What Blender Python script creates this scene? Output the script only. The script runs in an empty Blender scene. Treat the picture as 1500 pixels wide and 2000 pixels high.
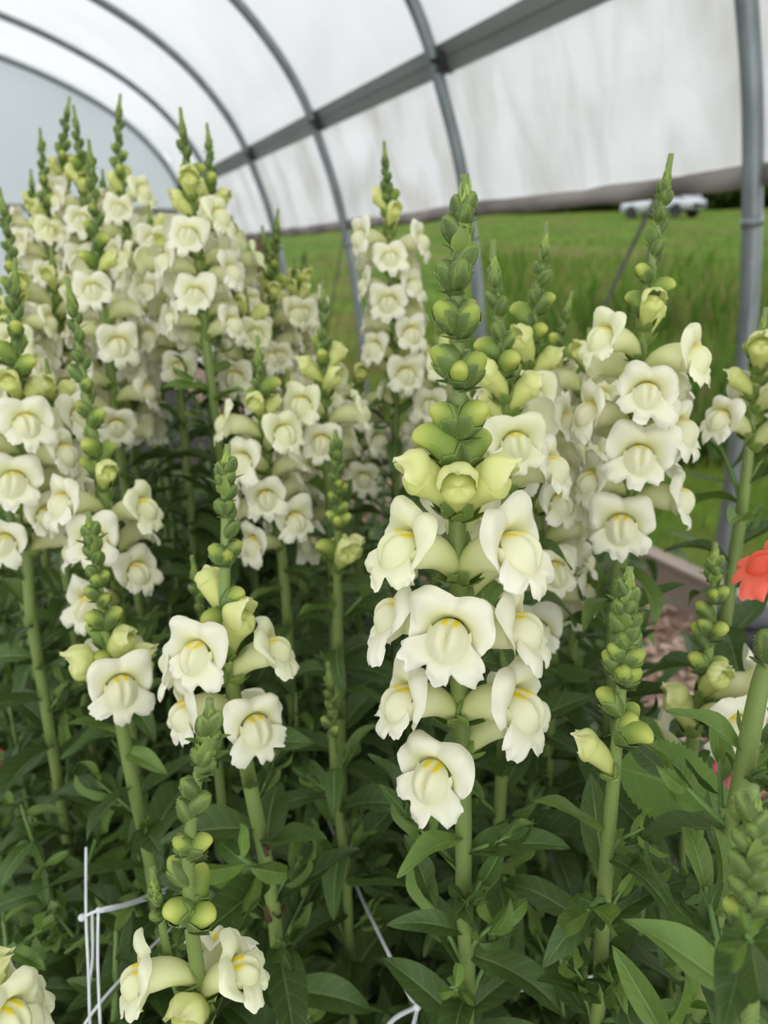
import bpy, math, random
import numpy as np
from mathutils import Vector, Matrix, noise, Quaternion
R = math.radians
PI = math.pi
rnd = random.Random(11)
scene = bpy.context.scene
col = scene.collection

# ------------------------------------------------------------------ camera, world, exposure
FPX = 1389.0
CAMZ = 1.05
PITCH = R(19.358)
YAW = R(25.05)
FW = Vector((math.sin(YAW)*math.cos(PITCH), math.cos(YAW)*math.cos(PITCH), -math.sin(PITCH)))
RT = Vector((math.cos(YAW), -math.sin(YAW), 0))
UP = RT.cross(FW)
CAM = Vector((0, 0, CAMZ))
cd = bpy.data.cameras.new('camera')
cam = bpy.data.objects.new('camera', cd)
col.objects.link(cam)
cam.matrix_world = Matrix(((RT.x, UP.x, -FW.x, CAM.x), (RT.y, UP.y, -FW.y, CAM.y), (RT.z, UP.z, -FW.z, CAM.z), (0, 0, 0, 1)))
cd.sensor_fit = 'VERTICAL'
cd.sensor_height = 36.0
cd.lens = 36.0*FPX/2000.0
cd.clip_start = 0.01
cd.clip_end = 400
cd.dof.use_dof = True
cd.dof.focus_distance = 0.285
cd.dof.aperture_fstop = 9.5
scene.camera = cam

w = bpy.data.worlds.new('overcast_sky')
scene.world = w
w.use_nodes = True
bg = w.node_tree.nodes['Background']
bg.inputs[0].default_value = (0.95, 0.98, 1.0, 1)
bg.inputs[1].default_value = 1.95
vs = scene.view_settings
vs.view_transform = 'Standard'
vs.look = 'None'
vs.gamma = 1.0
vs.use_curve_mapping = False
vs.exposure = 0.0


def ray(x, y):
    return FW + RT*((x-750)/FPX) + UP*((1000-y)/FPX)


def at(x, y, d):
    return CAM + ray(x, y)*d


def on_x(x, y, X):
    r = ray(x, y)
    return CAM + r*(X/r.x)


def proj(p):
    v = p-CAM
    d = v.dot(FW)
    return 750+FPX*v.dot(RT)/d, 1000-FPX*v.dot(UP)/d


# ------------------------------------------------------------------ helpers
class MB:
    """collects vertices, faces, colours and uvs for one mesh"""
    def __init__(s):
        s.v = []; s.f = []; s.c = []; s.uv = []; s.m = []

    def vert(s, p, c=(1, 1, 1), uv=(0, 0)):
        s.v.append(tuple(p)); s.c.append((c[0], c[1], c[2], 1.0)); s.uv.append(uv)
        return len(s.v)-1

    def face(s, ids, m=0):
        s.f.append(ids); s.m.append(m)

    def grid(s, fn, us, vs, cfn=None, m=0, wrap=False):
        b = len(s.v)
        nu, nv = len(us), len(vs)
        for j, v in enumerate(vs):
            for i, u in enumerate(us):
                p = fn(u, v)
                s.vert(p, cfn(u, v, p) if cfn else (1, 1, 1), (u, v))
        for j in range(nv-1):
            for i in range(nu if wrap else nu-1):
                i2 = (i+1) % nu
                s.face((b+j*nu+i, b+j*nu+i2, b+(j+1)*nu+i2, b+(j+1)*nu+i), m)

    def tube(s, pts, rads, n=8, c=(1, 1, 1), m=0, cap=True, c2=None):
        pts = [Vector(p) for p in pts]
        if not hasattr(rads, '__len__'):
            rads = [rads]*len(pts)
        t0 = (pts[1]-pts[0]).normalized()
        a = Vector((1, 0, 0)) if abs(t0.x) < .8 else Vector((0, 1, 0))
        x = t0.cross(a).normalized()
        b = len(s.v)
        for k, p in enumerate(pts):
            t = (pts[min(k+1, len(pts)-1)]-pts[max(k-1, 0)]).normalized()
            x = (x-t*x.dot(t)).normalized()
            y = t.cross(x)
            f = k/(len(pts)-1)
            g = min(1, f*1.25)
            cc = c if c2 is None else tuple(c[q]*(1-g)+c2[q]*g for q in range(3))
            for i in range(n):
                an = 2*PI*i/n
                s.vert(p+(x*math.cos(an)+y*math.sin(an))*rads[k], cc, (i/n, f))
        for k in range(len(pts)-1):
            for i in range(n):
                j = (i+1) % n
                s.face((b+k*n+i, b+k*n+j, b+(k+1)*n+j, b+(k+1)*n+i), m)
        if cap:
            s.face(tuple(b+i for i in range(n))[::-1], m)
            s.face(tuple(b+(len(pts)-1)*n+i for i in range(n)), m)

    def box(s, lo, hi, M=None, c=(1, 1, 1), m=0):
        b = len(s.v)
        for k in range(8):
            p = Vector((hi[0] if k & 1 else lo[0], hi[1] if k & 2 else lo[1], hi[2] if k & 4 else lo[2]))
            s.vert(M @ p if M else p, c)
        for f in ((0, 2, 3, 1), (4, 5, 7, 6), (0, 1, 5, 4), (2, 6, 7, 3), (0, 4, 6, 2), (1, 3, 7, 5)):
            s.face(tuple(b+i for i in f), m)

    def add(s, o, M=None, m=None, tint=None):
        b = len(s.v)
        for p in o.v:
            s.v.append(tuple(M @ Vector(p)) if M else p)
        if tint:
            s.c += [(c[0]*tint[0], c[1]*tint[1], c[2]*tint[2], 1) for c in o.c]
        else:
            s.c += o.c
        s.uv += o.uv
        for f, mm in zip(o.f, o.m):
            s.f.append(tuple(b+i for i in f)); s.m.append(mm if m is None else m)
        return s

    def mesh(s, name, mats, smooth=True):
        me = bpy.data.meshes.new(name)
        me.from_pydata(s.v, [], s.f)
        if not isinstance(mats, (list, tuple)):
            mats = [mats]
        for mt in mats:
            me.materials.append(mt)
        ca = me.color_attributes.new('Col', 'FLOAT_COLOR', 'POINT')
        ca.data.foreach_set('color', np.array(s.c, dtype=np.float32).ravel())
        ul = me.uv_layers.new(name='UVMap')
        li = np.zeros(len(me.loops), dtype=np.int32)
        me.loops.foreach_get('vertex_index', li)
        ul.data.foreach_set('uv', np.array(s.uv, dtype=np.float32)[li].ravel())
        me.polygons.foreach_set('material_index', np.array(s.m, dtype=np.int32))
        me.polygons.foreach_set('use_smooth', np.full(len(s.f), smooth))
        me.update()
        return me


def link(name, me, parent=None, M=None):
    o = bpy.data.objects.new(name, me)
    col.objects.link(o)
    if parent is not None:
        o.parent = parent
    if M is not None:
        o.matrix_basis = M
    return o


def tag(o, label=None, cat=None, group=None, kind=None):
    if label: o['label'] = label
    if cat: o['category'] = cat
    if group: o['group'] = group
    if kind: o['kind'] = kind
    return o


def empty(name, loc):
    o = bpy.data.objects.new(name, None)
    o.empty_display_size = 0.02
    col.objects.link(o)
    o.location = loc
    return o


def lin(n):
    return [i/(n-1) for i in range(n)]


def sst(a, b, x):
    t = min(1, max(0, (x-a)/(b-a)))
    return t*t*(3-2*t)


def mix(a, b, t):
    return tuple(a[i]*(1-t)+b[i]*t for i in range(3))


# ------------------------------------------------------------------ materials
def new_mat(name):
    m = bpy.data.materials.new(name)
    m.use_nodes = True
    nt = m.node_tree
    for n in list(nt.nodes):
        nt.nodes.remove(n)
    out = nt.nodes.new('ShaderNodeOutputMaterial')
    return m, nt, out


def N(nt, t, **kw):
    n = nt.nodes.new(t)
    for k, v in kw.items():
        setattr(n, k, v)
    return n


def attr_mat(name, rough=.5, transl=.2, spec=.35, sheen=0., vary=.12, bump=0., bscale=300., veins=False, tcol=None):
    """organic material: colour from the mesh's own colour attribute, small variation per object"""
    m, nt, out = new_mat(name)
    L = nt.links.new
    at_ = N(nt, 'ShaderNodeAttribute', attribute_name='Col')
    oi = N(nt, 'ShaderNodeObjectInfo')
    mr = N(nt, 'ShaderNodeMapRange')
    mr.inputs[3].default_value = 1-vary
    mr.inputs[4].default_value = 1+vary
    L(oi.outputs['Random'], mr.inputs[0])
    mul = N(nt, 'ShaderNodeMix', data_type='RGBA', blend_type='MULTIPLY')
    mul.inputs[0].default_value = 1
    L(at_.outputs['Color'], mul.inputs[6]); L(mr.outputs[0], mul.inputs[7])
    cout = mul.outputs[2]
    p = N(nt, 'ShaderNodeBsdfPrincipled')
    if veins:
        uv = N(nt, 'ShaderNodeUVMap')
        sx = N(nt, 'ShaderNodeSeparateXYZ')
        L(uv.outputs[0], sx.inputs[0])
        ab = N(nt, 'ShaderNodeMath', operation='ABSOLUTE'); L(sx.outputs[0], ab.inputs[0])
        a1 = N(nt, 'ShaderNodeMath', operation='MULTIPLY'); L(ab.outputs[0], a1.inputs[0]); a1.inputs[1].default_value = -1.3
        a2 = N(nt, 'ShaderNodeMath', operation='MULTIPLY_ADD'); L(sx.outputs[1], a2.inputs[0]); a2.inputs[1].default_value = 8.0; L(a1.outputs[0], a2.inputs[2])
        fr = N(nt, 'ShaderNodeMath', operation='PINGPONG'); L(a2.outputs[0], fr.inputs[0]); fr.inputs[1].default_value = .5
        vr = N(nt, 'ShaderNodeMapRange'); L(fr.outputs[0], vr.inputs[0]); vr.inputs[1].default_value = 0; vr.inputs[2].default_value = .09; vr.inputs[3].default_value = 1; vr.inputs[4].default_value = 0
        mx = N(nt, 'ShaderNodeMix', data_type='RGBA', blend_type='MIX')
        vm = N(nt, 'ShaderNodeMath', operation='MULTIPLY'); L(vr.outputs[0], vm.inputs[0]); vm.inputs[1].default_value = .22
        L(vm.outputs[0], mx.inputs[0]); L(cout, mx.inputs[6]); mx.inputs[7].default_value = (.22, .34, .11, 1)
        cout = mx.outputs[2]
        bp = N(nt, 'ShaderNodeBump'); bp.inputs['Strength'].default_value = .35; bp.inputs['Distance'].default_value = .0006
        L(fr.outputs[0], bp.inputs['Height'])
        L(bp.outputs[0], p.inputs['Normal'])
    elif bump:
        tc = N(nt, 'ShaderNodeTexCoord')
        nz = N(nt, 'ShaderNodeTexNoise'); nz.inputs['Scale'].default_value = bscale; nz.inputs['Detail'].default_value = 4
        L(tc.outputs['Object'], nz.inputs['Vector'])
        bp = N(nt, 'ShaderNodeBump'); bp.inputs['Strength'].default_value = bump; bp.inputs['Distance'].default_value = .001
        L(nz.outputs[0], bp.inputs['Height']); L(bp.outputs[0], p.inputs['Normal'])
    L(cout, p.inputs['Base Color'])
    p.inputs['Roughness'].default_value = rough
    p.inputs['Specular IOR Level'].default_value = spec
    if sheen:
        p.inputs['Sheen Weight'].default_value = sheen
        p.inputs['Sheen Roughness'].default_value = .4
        p.inputs['Sheen Tint'].default_value = (.85, .95, .7, 1)
    if transl > 0:
        tr = N(nt, 'ShaderNodeBsdfTranslucent')
        if tcol:
            tm = N(nt, 'ShaderNodeMix', data_type='RGBA', blend_type='MULTIPLY'); tm.inputs[0].default_value = 1
            L(cout, tm.inputs[6]); tm.inputs[7].default_value = (*tcol, 1)
            L(tm.outputs[2], tr.inputs[0])
        else:
            L(cout, tr.inputs[0])
        ms = N(nt, 'ShaderNodeMixShader'); ms.inputs[0].default_value = transl
        L(p.outputs[0], ms.inputs[1]); L(tr.outputs[0], ms.inputs[2])
        L(ms.outputs[0], out.inputs[0])
    else:
        L(p.outputs[0], out.inputs[0])
    return m


def noise_mat(name, c1, c2, scale=5., rough=.7, detail=6, metallic=0., bump=0., stretch=None, c3=None, s3=1., bdist=.01, spec=.5):
    m, nt, out = new_mat(name)
    L = nt.links.new
    tc = N(nt, 'ShaderNodeTexCoord')
    mp = N(nt, 'ShaderNodeMapping')
    L(tc.outputs['Object'], mp.inputs[0])
    if stretch:
        mp.inputs['Scale'].default_value = stretch
    nz = N(nt, 'ShaderNodeTexNoise'); nz.inputs['Scale'].default_value = scale; nz.inputs['Detail'].default_value = detail
    L(mp.outputs[0], nz.inputs['Vector'])
    cr = N(nt, 'ShaderNodeValToRGB')
    cr.color_ramp.elements[0].position = .35; cr.color_ramp.elements[0].color = (*c1, 1)
    cr.color_ramp.elements[1].position = .65; cr.color_ramp.elements[1].color = (*c2, 1)
    L(nz.outputs[0], cr.inputs[0])
    co = cr.outputs[0]
    if c3:
        n3 = N(nt, 'ShaderNodeTexNoise'); n3.inputs['Scale'].default_value = s3; n3.inputs['Detail'].default_value = 3
        L(tc.outputs['Object'], n3.inputs['Vector'])
        r3 = N(nt, 'ShaderNodeMapRange'); L(n3.outputs[0], r3.inputs[0]); r3.inputs[1].default_value = .5; r3.inputs[2].default_value = .7
        mx = N(nt, 'ShaderNodeMix', data_type='RGBA'); L(r3.outputs[0], mx.inputs[0]); L(co, mx.inputs[6]); mx.inputs[7].default_value = (*c3, 1)
        co = mx.outputs[2]
    p = N(nt, 'ShaderNodeBsdfPrincipled')
    L(co, p.inputs['Base Color'])
    p.inputs['Roughness'].default_value = rough
    p.inputs['Metallic'].default_value = metallic
    p.inputs['Specular IOR Level'].default_value = spec
    if bump:
        bp = N(nt, 'ShaderNodeBump'); bp.inputs['Strength'].default_value = bump; bp.inputs['Distance'].default_value = bdist
        L(nz.outputs[0], bp.inputs['Height']); L(bp.outputs[0], p.inputs['Normal'])
    L(p.outputs[0], out.inputs[0])
    return m


def plastic_mat(name, c, stain, transl=.8, sscale=2.0, amount=.5):
    """milky polythene sheet: mostly translucent, some diffuse, faint stains and a soft gloss"""
    m, nt, out = new_mat(name)
    L = nt.links.new
    tc = N(nt, 'ShaderNodeTexCoord')
    mp = N(nt, 'ShaderNodeMapping'); mp.inputs['Scale'].default_value = (1, 1.6, .5); mp.inputs['Rotation'].default_value = (R(35), 0, 0)
    L(tc.outputs['Object'], mp.inputs[0])
    nz = N(nt, 'ShaderNodeTexNoise'); nz.inputs['Scale'].default_value = sscale; nz.inputs['Detail'].default_value = 7; nz.inputs['Distortion'].default_value = .6
    L(mp.outputs[0], nz.inputs['Vector'])
    mr = N(nt, 'ShaderNodeMapRange'); L(nz.outputs[0], mr.inputs[0]); mr.inputs[1].default_value = .45; mr.inputs[2].default_value = .75; mr.inputs[3].default_value = 0; mr.inputs[4].default_value = amount
    mx = N(nt, 'ShaderNodeMix', data_type='RGBA'); L(mr.outputs[0], mx.inputs[0]); mx.inputs[6].default_value = (*c, 1); mx.inputs[7].default_value = (*stain, 1)
    bp = N(nt, 'ShaderNodeBump'); bp.inputs['Strength'].default_value = .4; bp.inputs['Distance'].default_value = .03
    L(nz.outputs[0], bp.inputs['Height'])
    tr = N(nt, 'ShaderNodeBsdfTranslucent'); L(mx.outputs[2], tr.inputs[0])
    p = N(nt, 'ShaderNodeBsdfPrincipled'); L(mx.outputs[2], p.inputs['Base Color']); p.inputs['Roughness'].default_value = .35; L(bp.outputs[0], p.inputs['Normal'])
    ms = N(nt, 'ShaderNodeMixShader'); ms.inputs[0].default_value = transl
    L(p.outputs[0], ms.inputs[1]); L(tr.outputs[0], ms.inputs[2]); L(ms.outputs[0], out.inputs[0])
    return m


M_petal = attr_mat('petal', rough=.5, transl=.20, spec=.28, vary=.035, bump=.3, bscale=220)
M_green = attr_mat('green_bud', rough=.5, transl=.12, spec=.35, sheen=.12, vary=.12)
M_stem = attr_mat('stem', rough=.45, transl=0, spec=.4, sheen=.12, vary=.1)
M_leaf = attr_mat('leaf', rough=.45, transl=.14, spec=.30, vary=.22, veins=True, tcol=(1.2, 1.3, .5))
M_broad = attr_mat('broad_leaf', rough=.6, transl=.2, spec=.25, vary=.05, veins=True)
M_dead = noise_mat('withered', (.11, .065, .03), (.22, .14, .07), 120, .9, bump=.5, bdist=.002)
M_cover = plastic_mat('tunnel_cover', (.765, .762, .772), (.68, .665, .65), .62, 1.6, .4)
M_curt = plastic_mat('side_curtain', (.765, .762, .772), (.46, .43, .37), .66, 3.0, .75)
M_end = plastic_mat('end_wall_plastic', (.66, .70, .76), (.60, .63, .67), .62, 1.2, .5)
M_steel = noise_mat('galvanized_steel', (.18, .205, .21), (.26, .285, .29), 30, .42, metallic=.55, stretch=(1, 1, .2))
M_rail = noise_mat('grey_rail', (.19, .20, .185), (.26, .27, .25), 12, .5, metallic=.4, stretch=(1, .1, 1))
M_dark = noise_mat('dark_metal', (.03, .032, .033), (.06, .06, .06), 40, .5, metallic=.5)
M_roll = noise_mat('dirty_roll', (.13, .11, .095), (.33, .30, .27), 9, .7, bump=.6, stretch=(1, .35, 1), bdist=.012)
M_wood = noise_mat('weathered_board', (.21, .16, .12), (.36, .29, .25), 14, .85, bump=.4, stretch=(1, .08, 1))
M_soil = noise_mat('dark_soil', (.010, .008, .006), (.035, .026, .02), 40, .95, bump=.9, bdist=.02)
M_chip = attr_mat('wood_chip', rough=.9, transl=0, spec=.2, vary=0)
M_turf = noise_mat('meadow', (.045, .090, .011), (.105, .165, .022), 1.9, .95, 8, bump=.6, spec=.04, c3=(.12, .11, .035), s3=.5, bdist=.1)
M_blade = attr_mat('grass_blade', rough=.7, transl=.35, spec=.08, vary=0)
M_net = noise_mat('white_twine', (.62, .64, .66), (.78, .8, .82), 60, .35)
M_rope = noise_mat('grey_cord', (.09, .10, .08), (.15, .16, .12), 60, .8)
M_car = noise_mat('silver_paint', (.40, .42, .45), (.5, .52, .55), 2, .25, metallic=.2)
M_glass = noise_mat('car_glass', (.02, .025, .03), (.05, .055, .06), 2, .1)
M_tyre = noise_mat('rubber', (.012, .012, .012), (.03, .03, .03), 20, .8)
M_bark = noise_mat('bark', (.06, .045, .03), (.12, .09, .065), 8, .9)
M_pot = noise_mat('dark_pot', (.018, .02, .022), (.035, .037, .04), 10, .5)

# ------------------------------------------------------------------ tunnel: profile of hoops, cover, rails
XC = -1.25                                   # centre line of the tunnel
prof_r = [(1.75, -.05), (1.735, .42), (1.71, .72), (1.675, .98), (1.63, 1.20), (1.575, 1.42), (1.50, 1.63), (1.40, 1.86), (1.26, 2.06), (1.07, 2.25),
          (.84, 2.41), (.58, 2.54), (.28, 2.66), (-.05, 2.76), (-.42, 2.85), (-.83, 2.91), (XC, 2.93)]
prof = prof_r + [(2*XC-x, z) for x, z in reversed(prof_r[:-1])]


def catmull(pts, n=4):
    pts = [Vector(p) for p in pts]
    out = []
    for i in range(len(pts)-1):
        p0, p1, p2, p3 = pts[max(i-1, 0)], pts[i], pts[i+1], pts[min(i+2, len(pts)-1)]
        for k in range(n):
            t = k/n
            out.append(.5*((2*p1)+(p2-p0)*t+(2*p0-5*p1+4*p2-p3)*t*t+(3*p1-3*p2+p3-p0)*t**3))
    out.append(pts[-1])
    return out


profs = catmull(prof, 4)


def prof_norm(i):
    a, b = profs[max(i-1, 0)], profs[min(i+1, len(profs)-1)]
    t = (b-a).normalized()
    return Vector((t.y, -t.x))                # outward


HOOPS = [0.02+1.325*k for k in range(0, 7)]
i_roll = min(range(len(profs)//2), key=lambda i: abs(profs[i].y-1.26))
i_purl = min(range(len(profs)//2), key=lambda i: abs(profs[i].y-1.735))
Y0, Y1 = -2.6, HOOPS[-1]+.03


def cover(name, ia, ib, mat, y0, y1, amp, off=.046, kind='structure', seed=0, label=None):
    mb = MB()
    ny = int((y1-y0)/.07)
    us = list(range(ia, ib+1))
    # refine across
    uu = []
    sub = 3
    for i in us[:-1]:
        for k in range(sub):
            uu.append(i+k/sub)
    uu.append(us[-1])

    def fn(u, v):
        i = int(min(u, len(profs)-1)); f = u-i; j = min(i+1, len(profs)-1)
        p = profs[i].lerp(profs[j], f); n = prof_norm(i).lerp(prof_norm(j), f).normalized()
        y = y0+(y1-y0)*v
        e = sst(0.5, 4, u-ia)*sst(.5, 4, ib-u)
        d = noise.noise(Vector((y*1.7+u*.10+seed, u*.16, seed)))*amp*e
        d += abs(noise.noise(Vector((y*4.5+u*.33, u*.05+3, seed))))*amp*.8*e
        bay = abs(((y-.02)/1.325) % 1-.5)*2          # the sheet sags a little between hoops
        d -= .018*(1-bay**2)*e
        return (p.x+n.x*(off+d), y, p.y+n.y*(off+d))
    mb.grid(fn, uu, lin(ny))
    o = link(name, mb.mesh(name, mat))
    tag(o, label, None, None, kind)
    return o


i_left = len(profs)-1-min(range(len(profs)//2), key=lambda i: abs(profs[i].y-1.6))
cover('ceiling', i_purl, i_left, M_cover, Y0, Y1, .03, label='white milky plastic film stretched over the arched hoops')
cover('wall_right', i_roll, i_purl, M_curt, Y0, Y1, .035, off=.046, seed=5, label='stained translucent plastic side curtain hanging above the open side')

# end wall: plastic filling the last arch
mb = MB()
pe = [p for p in profs]


def endw(u, v):
    i = int(round(u*(len(pe)-1)))
    p = pe[i]
    x = XC+(p.x-XC)*(.02+1.0*v)
    z = .02+(p.y-.02)*(.02+1.0*v)
    return (x, Y1+.03+.02*noise.noise(Vector((x*2, z*.8, 3)))+.012*noise.noise(Vector((x*7, z*2, 9))), z)


mb.grid(endw, lin(len(pe)), lin(16))
tag(link('wall_far', mb.mesh('wall_far', M_end)), 'grey bluish plastic sheet closing the far end of the tunnel', None, None, 'structure')
for k, zz in enumerate((1.53, .55)):
    mb = MB()
    mb.box((-3.9, Y1-.03, zz-.03), (1.42 if k == 0 else 1.6, Y1+.0, zz+.03))
    tag(link('trim_%d' % (k+1), mb.mesh('trim', M_rail, False)), 'grey cross rail on the far end wall', None, None, 'structure')

# hoops
for k, y in enumerate(HOOPS):
    e = empty('greenhouse_hoop', (1.75, y, 0))
    mb = MB()
    mb.tube([(p.x-1.75, 0, p.y) for p in profs], .0245, 14)
    link('steel_tube', mb.mesh('steel_tube', M_steel), e)
    # swaged joint collar on the leg and bolt clamp at the side rail
    i = min(range(len(profs)//2), key=lambda i: abs(profs[i].y-1.12))
    mb = MB()
    a, b = profs[i], profs[i+1]
    t = (b-a).normalized()
    mb.tube([(a.x-1.75-t.x*.012, 0, a.y-t.y*.012), (a.x-1.75+t.x*.012, 0, a.y+t.y*.012)], .0262, 14)
    link('joint_collar', mb.mesh('joint_collar', M_steel), e)
    pp = profs[i_purl]
    mb = MB()
    mb.box((-.03, -.045, -.035), (.035, -.018, .03), Matrix.Translation((pp.x-1.75+.022, 0, pp.y)))
    mb.tube([(pp.x-1.75-.012, -.033, pp.y), (pp.x-1.75-.034, -.033, pp.y-.004)], .009, 6)
    link('bolt_clamp', mb.mesh('bolt_clamp', M_dark, False), e)
    tag(e, ['steel hoop arching over the near edge of the bed, clear of all spikes', 'thick grey steel hoop post standing beside the parked silver car', 'grey steel hoop passing behind the tall hairy green spike', 'grey steel hoop whose post stands beside the lone full white head',
            'grey steel hoop coming down onto the bushy green snapdragon top', 'grey steel hoop curving behind the club-tipped snapdragon spire', 'last steel hoop framing the grey plastic end wall'][k], 'hoop', 'steel hoops of the tunnel')

# side rail (film lock channel on a board) along the hoops
e = empty('side_rail', (1.5, 0, 1.7))
pp = profs[i_purl]; nn = prof_norm(i_purl)
ang = math.atan2(nn.y, nn.x)
Mr = Matrix.Translation((pp.x+nn.x*.036-1.5, 0, pp.y+nn.y*.036-1.7)) @ Matrix.Rotation(-ang, 4, 'Y')
mb = MB(); mb.box((-.010, Y0, -.050), (.003, Y1, .0), Mr); link('lower_channel', mb.mesh('lower_channel', M_rail, False), e)
mb = MB(); mb.box((-.011, Y0, .003), (.003, Y1, .050), Mr); link('upper_channel', mb.mesh('upper_channel', M_rail, False), e)
mb = MB(); mb.box((.0005, Y0, -.001), (.003, Y1, .005), Mr); link('channel_groove', mb.mesh('channel_groove', M_rail, False), e)
tag(e, 'long grey metal rail bolted across the hoops between roof and curtain', 'rail')

# roll-up bar wrapped in dirty film
pr = profs[i_roll]; nr = prof_norm(i_roll)
mb = MB()
ys = [Y0+(Y1-Y0)*k/150 for k in range(151)]


def rollf(u, v):
    y = Y0+(Y1-Y0)*v
    a = 2*PI*u
    r = .027+.006*noise.noise(Vector((math.cos(a+y*5)*1.2, math.sin(a+y*5)*1.2, y*6)))+.003*math.sin(a*2+y*16)
    sag = -.008*math.sin(PI*(((y-.02)/1.325) % 1))
    return (pr.x+nr.x*.048+r*math.cos(a), y, pr.y+.0+r*math.sin(a)+sag)


mb.grid(rollf, [k/12 for k in range(12)], lin(240), wrap=True)
tag(link('roll_up_bar', mb.mesh('roll_up_bar', M_roll)), 'pipe at the hem of the side curtain rolled in dirty brown film', 'bar')

# baseboard and pot by the post
mb = MB(); mb.box((1.69, -1.2, .0), (1.73, Y1, .155)); mb.box((1.675, -1.2, .150), (1.735, Y1, .160))
tag(link('baseboard_right', mb.mesh('baseboard_right', M_wood, False)), 'weathered timber baseboard along the foot of the tunnel side', None, None, 'structure')

# ------------------------------------------------------------------ ground
mb = MB()
mb.grid(lambda u, v: (-4.4+u*5.6, -1.3+v*9.7, .02*noise.noise(Vector((u*30, v*50, 1)))-.0), lin(40), lin(60))
tag(link('floor', mb.mesh('floor', M_soil)), 'dark bare soil of the planting bed', None, None, 'structure')
M_pathg = noise_mat('path_dust', (.20, .12, .085), (.36, .24, .18), 30, .95, bump=.6, bdist=.01)
mb = MB()
mb.grid(lambda u, v: (1.05+u*.65, -1.3+v*9.7, .006+.012*sst(0, .1, u)+.008*noise.noise(Vector((u*8, v*60, 7)))), lin(8), lin(60))
tag(link('path', mb.mesh('path', M_pathg)), 'path of reddish wood chips between bed and baseboard', None, None, 'structure')
# wood chips
mb = MB()
for k in range(2600):
    x = rnd.uniform(1.08, 1.67); y = rnd.uniform(.4, 5)
    s = rnd.uniform(.010, .028)
    c = mix((.26, .14, .09), (.55, .42, .33), rnd.random())
    Mx = Matrix.Translation((x, y, .03)) @ Matrix.Rotation(rnd.uniform(0, 6.28), 4, 'Z') @ Matrix.Rotation(rnd.uniform(-.5, .5), 4, 'X')
    mb.box((-s, -s*.35, -.003), (s, s*.35, .003), Mx, c)
tag(link('wood_chips', mb.mesh('wood_chips', M_chip, False)), 'reddish wood chips scattered over the path', 'wood chips', None, 'stuff')


# meadow outside, rising to a low crest
def ground_z(x, y):
    d = max(0, x-1.75)*.65+max(0, y)*.20
    s = math.hypot(x, y)
    z = .03+.086*max(0, s-3.2)*sst(3, 9, s)
    z = min(z, 3.86)
    return z*sst(1.6, 4.0, x) + .10*noise.noise(Vector((x*.35, y*.35, 2)))*sst(2, 6, x)


mb = MB()
xs = [1.72+(u**2.2)*85 for u in lin(70)]
ysg = [-14+(v**1.6)*120 for v in lin(90)]
mb.grid(lambda u, v: (u, v, ground_z(u, v)), xs, ysg)
tag(link('lawn', mb.mesh('lawn', M_turf)), 'green meadow rising outside the open tunnel side', None, None, 'structure')
# the same meadow behind the far end
mb = MB()
mb.grid(lambda u, v: (-80+u*81.75, 8.2+v*75, .01+.02*max(0, v*75-6)), lin(20), lin(20))
tag(link('field', mb.mesh('field', M_turf)), 'green field behind the far end of the tunnel', None, None, 'structure')

g_cols = [(.07, .14, .018), (.115, .20, .027), (.165, .24, .042), (.23, .20, .08), (.09, .175, .027)]
for nm, cnt, lab, hmul in (('tall_grass', 17000, 'tall soft green meadow grass outside the tunnel', 1.0), ('short_grass', 7000, 'short yellowish grass just beyond the baseboard', .22)):
    mb = MB()
    for k in range(cnt):
        if hmul == 1.0:
            q = rnd.random()**1.7
            d = 2.9+q*24
            a = R(rnd.uniform(8, 82))
            x = 1.9+d*math.sin(a)*.9; y = d*math.cos(a)*1.1-.3
            if x < 2.15 or y < .4: continue
            pn = noise.noise(Vector((x*.5, y*.5, 4)))
            h = (.30+.45*max(0, pn+.25))*rnd.uniform(.6, 1.2)*(1-.72*sst(8, 17, d))
            if y > x*1.6: h *= .35
        else:
            x = rnd.uniform(1.76, 4.2); y = rnd.uniform(.3, 7); d = x
            h = rnd.uniform(.05, .16)
        wd = h*.03*(1+d*.10)
        a = rnd.uniform(0, 6.28)
        c = mix(rnd.choice(g_cols), rnd.choice(g_cols), rnd.random())
        if hmul < 1: c = mix(c, (.20, .25, .035), .5)
        z = ground_z(x, y)-.01
        lx, ly = math.cos(a), math.sin(a)
        bx, by = rnd.uniform(-.4, .4)*h, rnd.uniform(-.4, .4)*h
        i0 = mb.vert((x-lx*wd, y-ly*wd, z), c); i1 = mb.vert((x+lx*wd, y+ly*wd, z), c)
        i2 = mb.vert((x+lx*wd*.7+bx*.4, y+ly*wd*.7+by*.4, z+h*.6), c); i3 = mb.vert((x-lx*wd*.7+bx*.4, y-ly*wd*.7+by*.4, z+h*.6), c)
        i4 = mb.vert((x+bx, y+by, z+h), c)
        mb.face((i0, i1, i2, i3)); mb.face((i3, i2, i4))
    tag(link(nm, mb.mesh(nm, M_blade)), lab, 'grass', None, 'stuff')

# trees on the crest: trunk and leafy crown, each one a thing
tree_leaf = MB()


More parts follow.
